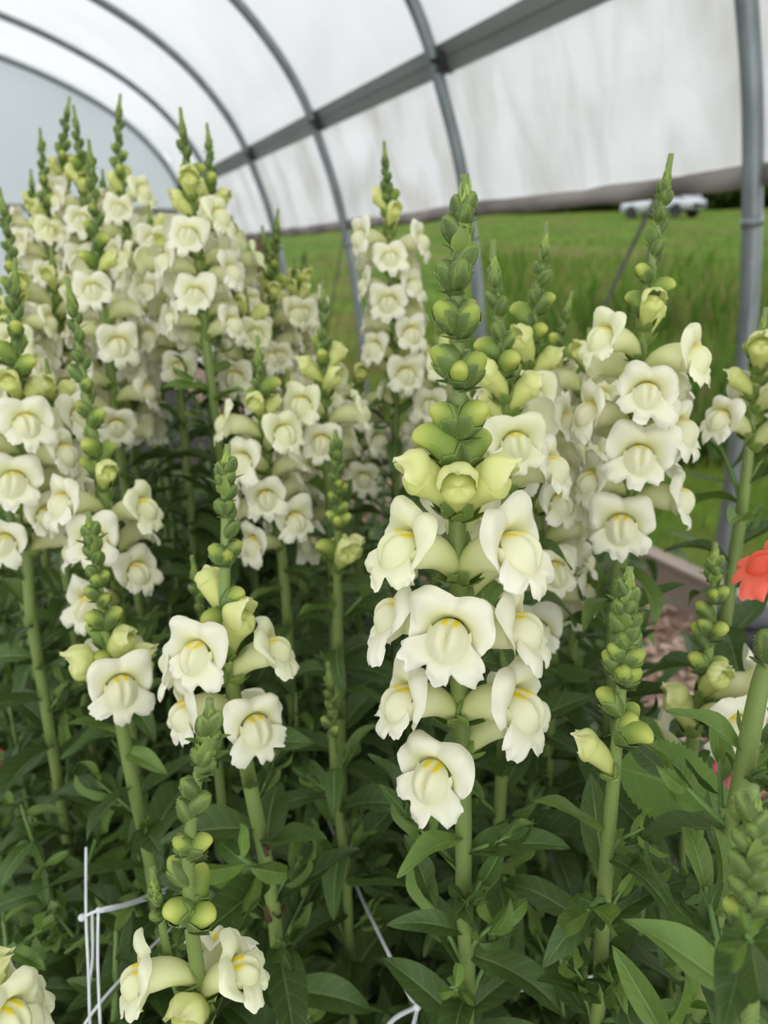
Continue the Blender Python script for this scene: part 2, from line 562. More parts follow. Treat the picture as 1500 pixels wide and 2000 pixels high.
def make_tree(px, d, hgt, wid, c, label, name):
    r = ray(px, 430); hd = Vector((r.x, r.y)).normalized()
    x, y = hd.x*d, hd.y*d
    z = ground_z(x, y)
    e = empty(name, (x, y, z-.1))
    mb = MB(); mb.tube([(0, 0, 0), (.05, .02, hgt*.4), (0, .1, hgt*.8)], [.16, .12, .05], 8, (1, 1, 1)); link('trunk', mb.mesh('trunk', M_bark), e)
    mb = MB()
    for k in range(2200):
        v = Vector((rnd.gauss(0, 1), rnd.gauss(0, 1), rnd.gauss(0, 1))).normalized()*rnd.uniform(.55, 1)**.5
        n = 1+.35*noise.noise(v*2+Vector((px, 0, 0)))
        p = Vector((v.x*wid*n, v.y*wid*n, max(.1, hgt*.48+v.z*hgt*.50*n)))
        s = rnd.uniform(.12, .28)*wid*.35
        a = Vector((rnd.gauss(0, 1), rnd.gauss(0, 1), rnd.gauss(0, .6))).normalized(); b = a.orthogonal().normalized()
        cc = mix(c, (c[0]*1.5, c[1]*1.4, c[2]*1.2), rnd.random())
        ids = [mb.vert(p+a*s, cc), mb.vert(p+b*s*.55, cc), mb.vert(p-a*s, cc), mb.vert(p-b*s*.55, cc)]
        mb.face(tuple(ids))
    link('crown', mb.mesh('crown', M_blade), e)
    tag(e, label, 'shrub' if 'shrub' in name else 'tree', 'shrubs beyond the meadow' if 'shrub' in name else 'trees beyond the meadow')


for i, (px, d, h, wd, c) in enumerate([(1085, 56, 9, 5.2, (.04, .08, .017)), (1185, 58, 10, 5.2, (.055, .10, .022)), (1290, 62, 10, 5.6, (.045, .09, .02)), (1385, 56, 9, 5.0, (.075, .12, .025)),
                                       (1475, 54, 9, 5.0, (.055, .10, .022)), (965, 60, 9, 5.6, (.05, .095, .022)), (820, 66, 9, 5.4, (.055, .10, .025))]):
    make_tree(px, d, h, wd, c, ['dark green bushy tree at the edge of the meadow', 'dark leafy tree behind the parked car', 'round green tree behind the roof of the car', 'lighter yellowish green tree beside the steel post',
                                'bushy green tree seen past the steel post', 'broad green tree on the crest of the meadow', 'pale green tree behind the long curtain hem'][i], 'meadow_tree')

for i, px in enumerate((930, 1030, 1130, 1225, 1340, 1430, 1520)):
    make_tree(px, 51+rnd.uniform(-1, 2), 4.2, 3.2, rnd.choice([(.05, .095, .02), (.065, .115, .025), (.08, .12, .03)]), 'low round green shrub at the foot of the trees', 'meadow_shrub')

# parked silver car on the crest
cp = at(1290, 430, 32)
gz = ground_z(cp.x, cp.y)
e = empty('car', (cp.x, cp.y, gz))
e.rotation_euler = (0, 0, R(-78))
e.scale = (.82, .82, .82)
sec = [(-2.15, .42, .62, .70), (-2.1, .35, .85, .80), (-1.2, .30, .95, .86), (-.75, .28, .98, .88), (0, .28, .98, .88), (1.0, .28, .98, .88), (1.6, .30, .95, .86), (2.1, .35, .85, .80), (2.2, .45, .65, .70)]
mb = MB()
ring = lambda s: [(s[0], -s[3], s[1]), (s[0], -s[3], s[2]*.8), (s[0], -s[3]*.85, s[2]), (s[0], s[3]*.85, s[2]), (s[0], s[3], s[2]*.8), (s[0], s[3], s[1])]
idx = [[mb.vert(p) for p in ring(s)] for s in sec]
for a, b in zip(idx[:-1], idx[1:]):
    for i in range(6):
        mb.face((a[i], a[(i+1) % 6], b[(i+1) % 6], b[i]))
mb.face(tuple(idx[0])); mb.face(tuple(idx[-1][::-1]))
link('body', mb.mesh('body', M_car), e)
mb = MB()
lo = [(-1.0, -.8, .94), (1.75, -.8, .94), (1.75, .8, .94), (-1.0, .8, .94)]; hi = [(-.2, -.6, 1.46), (1.2, -.6, 1.46), (1.2, .6, 1.46), (-.2, .6, 1.46)]
ii = [mb.vert(p) for p in lo+hi]
for f in ((0, 1, 5, 4), (1, 2, 6, 5), (2, 3, 7, 6), (3, 0, 4, 7)): mb.face(tuple(ii[q] for q in f))
cab = link('cabin_glass', mb.mesh('cabin_glass', M_glass, False), e)
mb = MB(); mb.box((-.25, -.62, 1.44), (1.25, .62, 1.50))
for s in (-1, 1):
    mb.tube([(-1.0, s*.8, .95), (-.2, s*.61, 1.46)], .05, 6); mb.tube([(1.75, s*.8, .95), (1.2, s*.61, 1.46)], .06, 6); mb.tube([(.45, s*.81, .95), (.5, s*.61, 1.46)], .05, 6)
link('roof', mb.mesh('roof', M_car, False), e)
wheel = MB(); wheel.tube([(0, -.1, 0), (0, .1, 0)], .33, 20)
wm = wheel.mesh('wheel', M_tyre, False)
for sx in (-1.35, 1.35):
    for sy in (-.8, .8):
        link('wheel', wm, e, Matrix.Translation((sx, sy, .33)))
for sy in (-1, 1):
    mb = MB(); mb.box((-2.21, sy*.48-.13, .62), (-2.12, sy*.48+.13, .76)); link('headlight', mb.mesh('headlight', M_net, False), e)
tag(e, 'silver car parked beyond the meadow in front of dark trees', 'car')

# cords holding the curtain, outside the hoops
for k, (pa, pb, lab) in enumerate([((1262, 425), (1120, 722), 'dark slanting cord outside the tunnel below the parked car'), ((672, 455), (640, 640), 'thin dark cord beside the post of a far hoop')]):
    a = on_x(*pa, 1.86); b = on_x(*pb, 1.90)
    mb = MB(); mb.tube([a+(a-b)*.45, a, b, b+(b-a)*.6], .0075 if k == 0 else .006, 8)
    tag(link('curtain_cord', mb.mesh('curtain_cord', M_rope)), lab, 'cord')

mb = MB()
pc = on_x(1452, 1215, 1.60)
for (za, zb, ra, rb) in ((0.02, .16, .055, .07), (.15, .17, .078, .078)):
    mb.tube([(pc.x, pc.y, za), (pc.x, pc.y, zb)], [ra, rb], 20)
tag(link('plant_pot', mb.mesh('plant_pot', M_pot)), 'small dark plastic pot on the path by the baseboard', 'pot')

# a rusty stake far down the bed
a = at(492, 505, 2.4)
mb = MB(); mb.tube([(a.x+.03, a.y, a.z+.06), (a.x-.05, a.y, 0)], .012, 8)
tag(link('wooden_stake', mb.mesh('wooden_stake', noise_mat('stake_wood', (.10, .04, .025), (.16, .07, .05), 20, .8))), 'reddish brown stake leaning at the far end of the bed', 'stake')

# ------------------------------------------------------------------ snapdragon organs (built in millimetres, scaled to metres)
MM = .001
WHITE = (.865, .845, .665)
CREAM = (.83, .82, .50)
TUBE = (.68, .71, .31)
YEL = (.92, .70, .012)
HALF = (.74, .77, .27)
HALFD = (.52, .58, .14)
BUDY = (.52, .58, .11)
BUDG = (.22, .32, .06)
SEP = (.105, .165, .032)
SEPD = (.072, .118, .026)
FUZ = (.50, .60, .28)


def fuzz(mb, src, n, ln, rg, c=FUZ, outward=None):
    """short pale hairs standing on the faces of src"""
    if not src.f: return
    for k in range(n):
        f = rg.choice(src.f)
        ps = [Vector(src.v[i]) for i in f]
        a = rg.random()
        p = ps[0].lerp(ps[1], rg.random()).lerp(ps[2], rg.random())
        nrm = (ps[1]-ps[0]).cross(ps[2]-ps[0])
        if nrm.length < 1e-12: continue
        nrm.normalize()
        if outward is not None:
            if nrm.dot(p-outward(p)) < 0: nrm = -nrm
        d = (nrm+Vector((rg.uniform(-.5, .5), rg.uniform(-.5, .5), rg.uniform(-.5, .5)))).normalized()
        s = d.orthogonal().normalized()*(.00007)
        L = ln*rg.uniform(.5, 1.2)
        i0 = mb.vert(p-s, c); i1 = mb.vert(p+s, c); i2 = mb.vert(p+d*L, c)
        mb.face((i0, i1, i2))


def sepal(mb, L, W, r0, az, open0, open1, c=SEP, tipc=None, y0=0., nv=7):
    """one concave ovate sepal around the local +Y axis; open angles in degrees from the axis"""
    us = [-1, -.6, -.12, .12, .6, 1]
    cs, sn = math.cos(az), math.sin(az)
    er = Vector((sn, 0, cs)); et = Vector((cs, 0, -sn))
    pts = []
    r, y = r0, y0
    vs_ = lin(nv)
    prev = 0
    prof_ = []
    for v in vs_:
        a = R(open0+(open1-open0)*v)
        dv = v-prev
        r += math.sin(a)*L*dv; y += math.cos(a)*L*dv
        prev = v
        prof_.append((r, y))

    def fn(u, v):
        k = vs_.index(v)
        r, y = prof_[k]
        w_ = W*.5*(math.sin(PI*min(1, v**.75*.93+.07))**.8)
        cur = (abs(u)**2)*w_*.35
        p = er*(r-cur)+et*(u*w_)+Vector((0, y, 0))
        return p*MM

    def cf(u, v, p):
        e = abs(u)**4
        cc = mix(c, (c[0]*1.9, c[1]*1.7, c[2]*1.6), .5*e+.35*(1-v))
        return mix(cc, tipc or cc, v*.5)
    mb.grid(fn, us, vs_, cf)


def calyx_mb(L, W, r0, o0, o1, rg, c=SEP, n=5):
    mb = MB()
    for k in range(n):
        sepal(mb, L*rg.uniform(.9, 1.1), W, r0, 2*PI*k/n+rg.uniform(-.12, .12)+PI/5, o0+rg.uniform(-5, 5), o1+rg.uniform(-8, 8), mix(c, SEPD, rg.random()*.4))
    # receptacle and short pedicel
    mb.tube([(0, -.004, 0), (0, 0, 0), (0, .0022, 0)], [.0011, r0*MM*.9, r0*MM*1.02], 10, (.2, .3, .08))
    return mb


def bract_mb(L, W, rg, open0=15, open1=30):
    mb = MB()
    sepal(mb, L, W, 1.2, PI, open0, open1, mix(SEP, (.2, .31, .07), rg.random()*.4), nv=8)
    return mb


def centre(th0, th1, Ltot, n=24, start=0.25):
    """centre line bent in the YZ plane: angle th0 -> th1 (deg)"""
    out = []
    y = z = 0.
    for k in range(n+1):
        s = k/n
        a = R(th0+(th1-th0)*sst(start, 1, s))
        if k:
            y += math.cos(a)*Ltot/n; z += math.sin(a)*Ltot/n
        out.append((y, z, a))
    return out


def cl_at(cl, s):
    f = min(max(s, 0), 1)*(len(cl)-1); i = int(min(f, len(cl)-2)); t = f-i
    a, b = cl[i], cl[i+1]
    return tuple(a[q]*(1-t)+b[q]*t for q in range(3))


def open_flower(seed, pal=None, young=0.):
    """corolla tube, upper lip, lower lip, calyx: four meshes in one frame (+Y towards the face, +Z up)"""
    rg = random.Random(seed)
    W_, C_, T_, Y_ = pal or (mix(WHITE, (.86, .87, .55), young), mix(CREAM, (.84, .85, .48), young), TUBE, YEL)
    cl = centre(46, 0, 28.0, start=.25)
    my, mz, _ = cl[-1]
    ph = rg.uniform(0, 6.28); o3 = Vector((seed*1.7, 3.1, .4))
    tb = MB()

    def tubef(u, v):
        y, z, a = cl_at(cl, v)
        an = 2*PI*u
        r = 3.4+3.9*sst(0, 1, v)+.5*math.sin(v*PI)
        rz = r*(1.0+.12*(math.cos(an) < 0)*math.sin(v*PI*.8))
        n = Vector((0, -math.sin(a), math.cos(a)))
        return (Vector((math.sin(an)*r*.96, y, z))+n*(math.cos(an)*rz))*MM
    tb.grid(tubef, [k/20 for k in range(20)], lin(10), lambda u, v, p: mix(mix(T_, (.5, .6, .2), .45*(1-v)**2), C_, sst(.35, 1, v)), wrap=True)

    # upper lip: two broad lobes standing up and rolling back, flanks hugging the palate
    ul = MB()
    PHM = R(128)
    asym = rg.uniform(-.35, .35); refl = rg.uniform(-14, 18); sq = rg.uniform(.94, 1.08)
    sk = rg.uniform(-.25, .25)

    def lenf(ph_):
        sg = 1 if ph_ > 0 else -1
        a = abs(math.degrees(ph_))
        L = 12.0+(7.6+2.4*asym*sg)*math.exp(-((a-40)/25)**2)-2.2*math.exp(-(a/9)**2)
        L *= 1-.30*sst(72, 128, a)
        return L*sq

    nv = 17

    def lip(u, v):
        phi = u*PHM
        L = lenf(phi)*(1+.10*noise.noise(Vector((u*3.1, 0, seed*2.3)))+.05*noise.noise(Vector((u*11, 1, seed*1.3)))*v)
        er = Vector((math.sin(phi), 0, math.cos(phi)))
        adeg = abs(math.degrees(phi))
        p = Vector((math.sin(phi)*7.0, my-1.0, mz+math.cos(phi)*7.2))
        n = max(2, int(v*20))
        side = sst(48, 105, adeg)
        a0 = 30+8*side
        a1 = (104+refl+sk*20*(1 if phi > 0 else -1))*(1-side)+52*side
        for k in range(n):
            vv = (k+.5)/n*v
            a = a0+(a1-a0)*sst(.0, .7, vv)
            a += (66-22*side+40*noise.noise(Vector((u*2.6, 7, seed))))*sst(.60, 1, vv)                       # edge rolled back
            a += 34*noise.noise(Vector((u*1.9+seed, vv*1.3, seed*.7)))*vv
            a = R(a)
            p = p+(Vector((0, 1, 0))*math.cos(a)+er*math.sin(a))*(L*v/n)
        p.y -= 1.8*math.exp(-(adeg/9)**2)*v                          # crease between the lobes
        ruf = noise.noise(Vector((u*3.6, v*1.8, seed*3.3)))*3.2*sst(.25, 1, v)
        ruf += noise.noise(Vector((u*9.0, v*3.2, seed*4.1)))*1.3*sst(.3, 1, v)
        ruf += math.sin(phi*8+ph)*.5*sst(.6, 1, v)
        p += (Vector((0, .8, 0))+er*.4)*ruf
        return p*MM
    ul.grid(lip, [-1+2*k/38 for k in range(39)], lin(nv), lambda u, v, p: mix(mix(C_, T_, .45*(1-v)), W_, sst(.1, .75, v)))

    # lower lip: swollen two-humped palate jutting forward like a chin, three lobes spreading from its front edge
    ll = MB()
    tl = R(38+rg.uniform(-7, 7))
    fn_ = Vector((0, math.cos(tl), math.sin(tl))); fu = Vector((0, -math.sin(tl), math.cos(tl))); fx = Vector((1, 0, 0))
    ctr = Vector((0, my+4.9, mz-.7))
    ax, az_ = 7.9, 9.0
    lobeL = [rg.uniform(6.8, 10.0), rg.uniform(5.5, 8.5), rg.uniform(6.8, 10.0)]
    wing = [rg.uniform(.7, 1.3), rg.uniform(.7, 1.3)]
    shift = rg.uniform(-8, 8)

    def pal_pt(psi, r):
        x = math.sin(psi)*r*ax; z = math.cos(psi)*r*az_
        H = 6.6*(max(0, 1-r**2.0))**.75
        g = 2.4*math.exp(-(x/1.0)**2)*sst(1.02, .3, r)
        hump = 1.4*math.exp(-((abs(x)-3.3)/2.1)**2)*sst(1, .5, r)
        return ctr+fx*x+fu*z+fn_*(H-g+hump)

    psis = [R(-180+360*k/48) for k in range(49)]

    def palc(u, v, p):
        x = math.sin(u)*v*ax; z = math.cos(u)*v*az_
        yel = sst(3.0, 5.8, z)*math.exp(-((abs(x)-2.2)/1.15)**2)*sst(9.4, 8.2, z)
        return mix(mix(C_, W_, .35), Y_, min(1, 1.4*yel))
    ll.grid(lambda u, v: pal_pt(u, v)*MM, psis, [0.001, .15, .3, .45, .6, .72, .82, .9, .96, 1.0], palc)

    def throat(u, v):                                                # wall between tube mouth and palate edge
        m0 = Vector((math.sin(u)*6.9, my-1.2, mz+math.cos(u)*7.0))
        q = m0.lerp(pal_pt(u, 1.0), v)
        q += Vector((math.sin(u), 0, math.cos(u)))*(1.3*math.sin(PI*v))
        return q*MM
    ll.grid(throat, [R(62+236*k/28) for k in range(29)], lin(5), lambda u, v, p: mix(C_, W_, .3*v))

    P0, P1 = R(82), R(278)

    def skirt(u, v):
        psi = P0+(P1-P0)*u
        d = math.degrees(psi)
        l1 = lobeL[0]*math.exp(-((d-122-shift)/27)**4); l2 = lobeL[1]*math.exp(-((d-180-shift)/23)**4); l3 = lobeL[2]*math.exp(-((d-238-shift)/27)**4)
        L = 2.6+max(l1, l2, l3)
        L *= sst(80, 98, d)*sst(280, 262, d)*.8+.2
        L *= 1+.22*noise.noise(Vector((d*.10, seed, v)))+.12*noise.noise(Vector((d*.34, seed, v)))*sst(.5, 1, v)+.10*noise.noise(Vector((d*.8, seed, 2)))*sst(.7, 1, v)
        if d < 152: L *= wing[0]
        if d > 208: L *= wing[1]
        er = (fx*math.sin(psi)+fu*math.cos(psi)).normalized()
        p = pal_pt(psi, 1.0)
        n = max(2, int(v*13))
        latr = abs(math.sin(psi))
        for k in range(n):
            vv = (k+.5)/n*v
            b = 14-(66-18*latr)*sst(.0, .85, vv)+34*noise.noise(Vector((d*.022, vv*1.1, seed*1.9)))*vv
            b -= 34*sst(.7, 1, vv)*(1 if noise.noise(Vector((d*.02, 5, seed))) > -.1 else -.4)
            b = R(b)
            p = p+(er*math.cos(b)+fn_*math.sin(b))*(L*v/n)
        p += fn_*(math.sin(d*.13+ph)*.8*v*v+1.6*noise.noise(Vector((d*.05, v*2, seed*5.)))*v)
        return p*MM
    ll.grid(skirt, lin(57), lin(12), lambda u, v, p: mix(mix(C_, W_, .5), (min(1, W_[0]*1.03), min(1, W_[1]*1.03), min(1, W_[2]*1.1)), v))
    cx = MB().add(calyx_mb(11.0, 7.6, 2.8, 52, 4, rg, (.15, .225, .045)), Matrix.Rotation(R(42), 4, 'X'))
    return tb, ul, ll, cx


def half_flower(seed, pal=None):
    """opening flower: green-yellow tube, hooded upper lip folded forward over the closed lower lip"""
    rg = random.Random(seed+500)
    H_, D_, W_ = pal or (HALF, HALFD, CREAM)
    cl = centre(26, 2, 22.0)
    my, mz, _ = cl[-1]
    tb = MB()

    def tubef(u, v):
        y, z, a = cl_at(cl, v)
        an = 2*PI*u
        r = 3.2+3.6*sst(0, 1, v)
        n = Vector((0, -math.sin(a), math.cos(a)))
        g = 1+.06*math.cos(4*an)*sst(.2, 1, v)
        return (Vector((math.sin(an)*r*g, y, z))+n*(math.cos(an)*r*g))*MM
    tb.grid(tubef, [k/20 for k in range(20)], lin(9), lambda u, v, p: mix(D_, H_, .35+.65*v), wrap=True)
    ul = MB()
    PHM = R(112); nz_ = seed*1.3
    droop = rg.uniform(-8, 12)

    def lip(u, v):
        phi = u*PHM; ad = abs(math.degrees(phi))
        L = 12.5+3.0*math.exp(-((ad-34)/24)**2)-1.5*math.exp(-(ad/9)**2)-5.5*sst(60, 112, ad)
        er = Vector((math.sin(phi), 0, math.cos(phi)))
        p = Vector((math.sin(phi)*7.0, my-1, mz+math.cos(phi)*7.0))
        n = max(2, int(v*14))
        for k in range(n):
            vv = (k+.5)/n*v
            a = 26+(-92-droop)*sst(0, .72, vv)*(1-.45*sst(40, 112, ad))+60*sst(.74, 1, vv)*math.exp(-((ad-40)/26)**2)
            a += 16*noise.noise(Vector((u*2.6+nz_, vv*2, nz_)))
            a = R(a)
            p = p+(Vector((0, 1, 0))*math.cos(a)+er*math.sin(a))*(L*v/n)
        p += er*(noise.noise(Vector((u*5, v*2, nz_*2)))*2.2*v)
        p.y += .9*math.sin(phi*7+seed)*v*v*.7
        return p*MM
    ul.grid(lip, [-1+2*k/28 for k in range(29)], lin(13), lambda u, v, p: mix(mix(H_, W_, .2+.5*sst(.5, 1, v)), D_, .25*(1-v)))
    ll = MB()

    def lowf(u, v):
        phi = u                                  # full dome closing the mouth
        x = math.sin(phi)*v; z = math.cos(phi)*v
        d = (1-v**2.2)**.6*4.6
        d += .9*math.cos(3*phi)*v*(1-v)*3
        d -= 1.2*math.exp(-(x/.18)**2)*(1-v)
        return Vector((x*6.9, my-1.5+d, mz-.8+z*6.6-.3*d))*MM
    ll.grid(lowf, [R(-180+360*k/30) for k in range(31)], [.001, .2, .4, .6, .75, .87, .95, 1], lambda u, v, p: mix(H_, D_, .35*v))
    cx = MB().add(calyx_mb(11.0, 7.4, 2.8, 48, 2, rg, (.14, .215, .042)), Matrix.Rotation(R(24), 4, 'X'))
    return tb, ul, ll, cx


def sepal_on(mb, surf, phi0, half, cal, c, flare=.10, nv=8):
    """a sepal lying on the surface of a bud"""
    def fn(u, v):
        wv = math.sin(PI*min(1, .16+.84*v))**.75
        k = 1.07+.10*(1-u*u)+flare*sst(.6, 1, v)
        if v > .99: k += .05
        return surf(phi0+u*half*wv, min(v*cal, .97), k)

    def cf(u, v, p):
        e = abs(u)**3
        return mix(c, (.27, .36, .10), .75*e+.3*sst(.8, 1, v)*(1-e))
    mb.grid(fn, [-1, -.6, -.12, .12, .6, 1], lin(nv), cf)


def bud(seed, L, Rr, bend, cal, pal=None, o1=-14):
    """closed bud: petals (body with an overlapping upper fold) and a calyx reaching cal of its length"""
    rg = random.Random(seed+900)
    T_, G_ = pal or (BUDY, BUDG)
    cl = centre(12, bend, L, start=.35)
    pb = MB()

    def body(u, v, k=1.0):
        y, z, a = cl_at(cl, v)
        r = Rr*(math.sin(PI*min(1., (.10+.90*v**1.12)))**.55)*k if v < .9999 else 0.
        r *= (1+.04*math.cos(3*u+seed))
        n = Vector((0, -math.sin(a), math.cos(a)))
        return (Vector((math.sin(u)*r, y, z))+n*(math.cos(u)*r))*MM
    cf = lambda u, v, p: mix(G_, T_, sst(.55, .95, v))
    pb.grid(lambda u, v: body(u, v), [2*PI*k/16 for k in range(16)], [0, .08, .2, .35, .5, .65, .78, .87, .93, .97, .99, 1.0], cf, wrap=True)

    def fold(u, v):
        vv = .35+.65*v
        return body(u*R(100), min(vv, 1), 1.05-.03*abs(u)+.03*noise.noise(Vector((u*3, v*3, seed))))
    pb.grid(fold, [-1+2*k/14 for k in range(15)], [0, .2, .4, .6, .75, .87, .95, 1.0], lambda u, v, p: mix(mix(G_, T_, sst(.3, .95, v)), (.70, .73, .25) if pal is None else T_, .35*sst(.6, 1, v)))
    cx = MB()
    for k in range(5):
        sepal_on(cx, body, 2*PI*k/5+PI/5+rg.uniform(-.12, .12), R(50), cal*rg.uniform(.9, 1.08), mix(SEP, SEPD, rg.random()*.6), .04 if cal > .8 else .09)
    cx.tube([(0, -.004, -.001), (0, 0, 0), (0, .0012, 0)], [.0009, Rr*MM*.40, Rr*MM*.55], 8, (.2, .3, .08))
    return pb, cx


def tip_mb(seed, n=22, H=20., Rr=5.):
    """young growing tip: overlapping little bracts round a point, local +Z up the stem"""
    rg = random.Random(seed)
    mb = MB()
    flip = Matrix.Rotation(R(90), 4, 'X')      # sepal axis +Y -> +Z
    for k in range(n):
        f = k/(n-1)
        one = MB()
        sepal(one, (11.5-5.0*f)*rg.uniform(.9, 1.1), 7.4-3.2*f, Rr*.34*(1-f)+.3, k*2.4, 52-26*f, -22+8*f, mix((.15, .225, .045), (.27, .37, .08), f), nv=6)
        mb.add(one, Matrix.Translation((0, 0, (-H*.62+H*.95*f)*MM)) @ flip)
    mb.tube([(0, 0, -H*.9*MM), (0, 0, 0), (0, 0, H*.35*MM)], [.0019, .0014, .0004], 8, (.24, .34, .1))
    return mb


def leaf_mb(seed, wid=.23, arch=50, fold=.22, wave=.03, twist=0., c=(.066, .118, .028)):
    """unit-length lanceolate leaf along +Y, arching down, V-folded along a pale midrib"""
    rg = random.Random(seed)
    mb = MB()
    us = [-1, -.55, -.09, 0, .09, .55, 1]
    n = 12
    ph = rg.uniform(0, 6)
    pts = [(0., 0., 0.)]
    y = z = 0.
    a0 = rg.uniform(0, 14)
    for k in range(n):
        a = R(a0-arch*((k+.5)/n)**1.2)
        y += math.cos(a)/n; z += math.sin(a)/n
        pts.append((y, z, a))

    def fn(u, v):
        y, z, a = pts[int(round(v*n))]
        wv = wid*.5*(math.sin(PI*(v**.85))**.9*.97+.03)*(1 if v < .999 else .05)
        tw = twist*v
        up = abs(u)*wv*fold*2-.02*(abs(u) < .05)*(v < .97)*wid*.8
        up += wave*math.sin(v*11+ph+(1.5 if u > 0 else 0))*abs(u)
        lx = u*wv; 
        X = lx*math.cos(tw)-up*math.sin(tw); Zz = lx*math.sin(tw)+up*math.cos(tw)
        return (X, y-math.sin(a)*Zz, z+math.cos(a)*Zz)

    def cf(u, v, p):
        cc = mix(c, (c[0]*1.5, c[1]*1.35, c[2]*1.1), .5*(1-v)**2)
        if abs(u) < .05: cc = mix(cc, (.30, .42, .16), .75*(1-.5*v))
        return cc
    mb.grid(fn, us, lin(n+1), cf)
    return mb


NOPEN = 12
OPEN = []
for s in range(NOPEN):
    tb, ul, ll, cx = open_flower(s+1, young=.0 if s < 9 else .7)
    fz = MB().add(cx); fuzz(fz, cx, 160, .0007, random.Random(s))
    OPEN.append(dict(tube=tb.mesh('flower', M_petal), upper=ul.mesh('upper_lip', M_petal), lower=ll.mesh('lower_lip', M_petal), calyx=fz.mesh('calyx', M_green),
                     whole=MB().add(tb).add(ul).add(ll).add(cx, None, 1).mesh('flower', [M_petal, M_green])))
HALFS = []
for s in range(5):
    tb, ul, ll, cx = half_flower(s+1)
    fz = MB().add(cx); fuzz(fz, cx, 160, .0007, random.Random(s))
    HALFS.append(dict(tube=tb.mesh('flower', M_petal), upper=ul.mesh('upper_lip', M_petal), lower=ll.mesh('lower_lip', M_petal), calyx=fz.mesh('calyx', M_green),
                      whole=MB().add(tb).add(ul).add(ll).add(cx, None, 1).mesh('flower', [M_petal, M_green])))


def bud_set(n, L, Rr, bend, cal, pal, o1, nf):
    out = []
    for s in range(n):
        pb, cx = bud(s+int(L*10), L, Rr, bend, cal, pal, o1)
        fz = MB().add(cx); fuzz(fz, cx, nf, .0007, random.Random(s))
        br = bract_mb(L*.62 if L > 12 else L*.95, Rr*1.35, random.Random(s), 30, 26)
        out.append(dict(body=pb.mesh('bud', M_petal), calyx=fz.mesh('calyx', M_green), bract=br.mesh('bract', M_green),
                        whole=MB().add(pb).add(cx, None, 1).add(br, Matrix.Translation((0, -.002, -.001)), 1).mesh('bud', [M_petal, M_green])))
    return out


BIG = bud_set(4, 23, 5.8, -62, .42, None, -4, 140)
YBUD = bud_set(4, 17.0, 5.2, -40, .68, None, -8, 140)
MID = bud_set(4, 14.5, 4.7, -18, .86, ((.40, .48, .09), BUDG), -18, 160)
SMALL = bud_set(4, 12.5, 3.9, -8, 1.0, ((.20, .30, .06), BUDG), -22, 130)
TINY = bud_set(3, 8.4, 2.5, 0, 1.0, ((.24, .35, .08), BUDG), -18, 90)
STAGE = dict(big=BIG, ybud=YBUD, mid=MID, small=SMALL, tiny=TINY)
TIPS = []
for s in range(4):
    t = tip_mb(s+1); f = MB().add(t); fuzz(f, t, 240, .0006, random.Random(s)); TIPS.append(f.mesh('bud_tip', M_green))
LEAVES = [leaf_mb(s, wid=[.31, .26, .33, .28, .36, .31, .26, .32][s], arch=[45, 70, 25, 95, 55, 10, 60, 80][s], fold=[.22, .3, .15, .2, .28, .35, .12, .25][s], wave=[.02, .03, .015, .025, .035, .02, .03, .02][s],
                  twist=[0, .4, -.3, .2, -.5, .1, .6, -.2][s]).mesh('leaf', M_leaf) for s in range(8)]
YLEAF = [leaf_mb(20+s, wid=.3, arch=[30, 60, 85][s], fold=.3, c=(.125, .205, .042)).mesh('leaf', M_leaf) for s in range(3)]
DEAD = [leaf_mb(40+s, wid=.2, arch=170, fold=.8, wave=.12, twist=2.5).mesh('withered_leaf', M_dead) for s in range(2)]


# ------------------------------------------------------------------ plants
def organ_M(p, t, az, elev, sc, toward, roll=0.):
    """frame at stem point p (tangent t up): azimuth 0 faces the viewer's side, +90 to the right of it; elev above horizontal"""
    right = Vector((-toward.y, toward.x, 0))
    o = toward*math.cos(az)+right*math.sin(az)
    o = (o-t*o.dot(t)).normalized()
    y = (o*math.cos(elev)+t*math.sin(elev)).normalized()
    z = (t*math.cos(elev)-o*math.sin(elev)).normalized()
    x = y.cross(z)
    M = Matrix(((x.x, y.x, z.x, p.x), (x.y, y.y, z.y, p.y), (x.z, y.z, z.z, p.z), (0, 0, 0, 1)))
    if roll:
        M = M @ Matrix.Rotation(roll, 4, 'Y')
    return M @ Matrix.Scale(sc, 4)


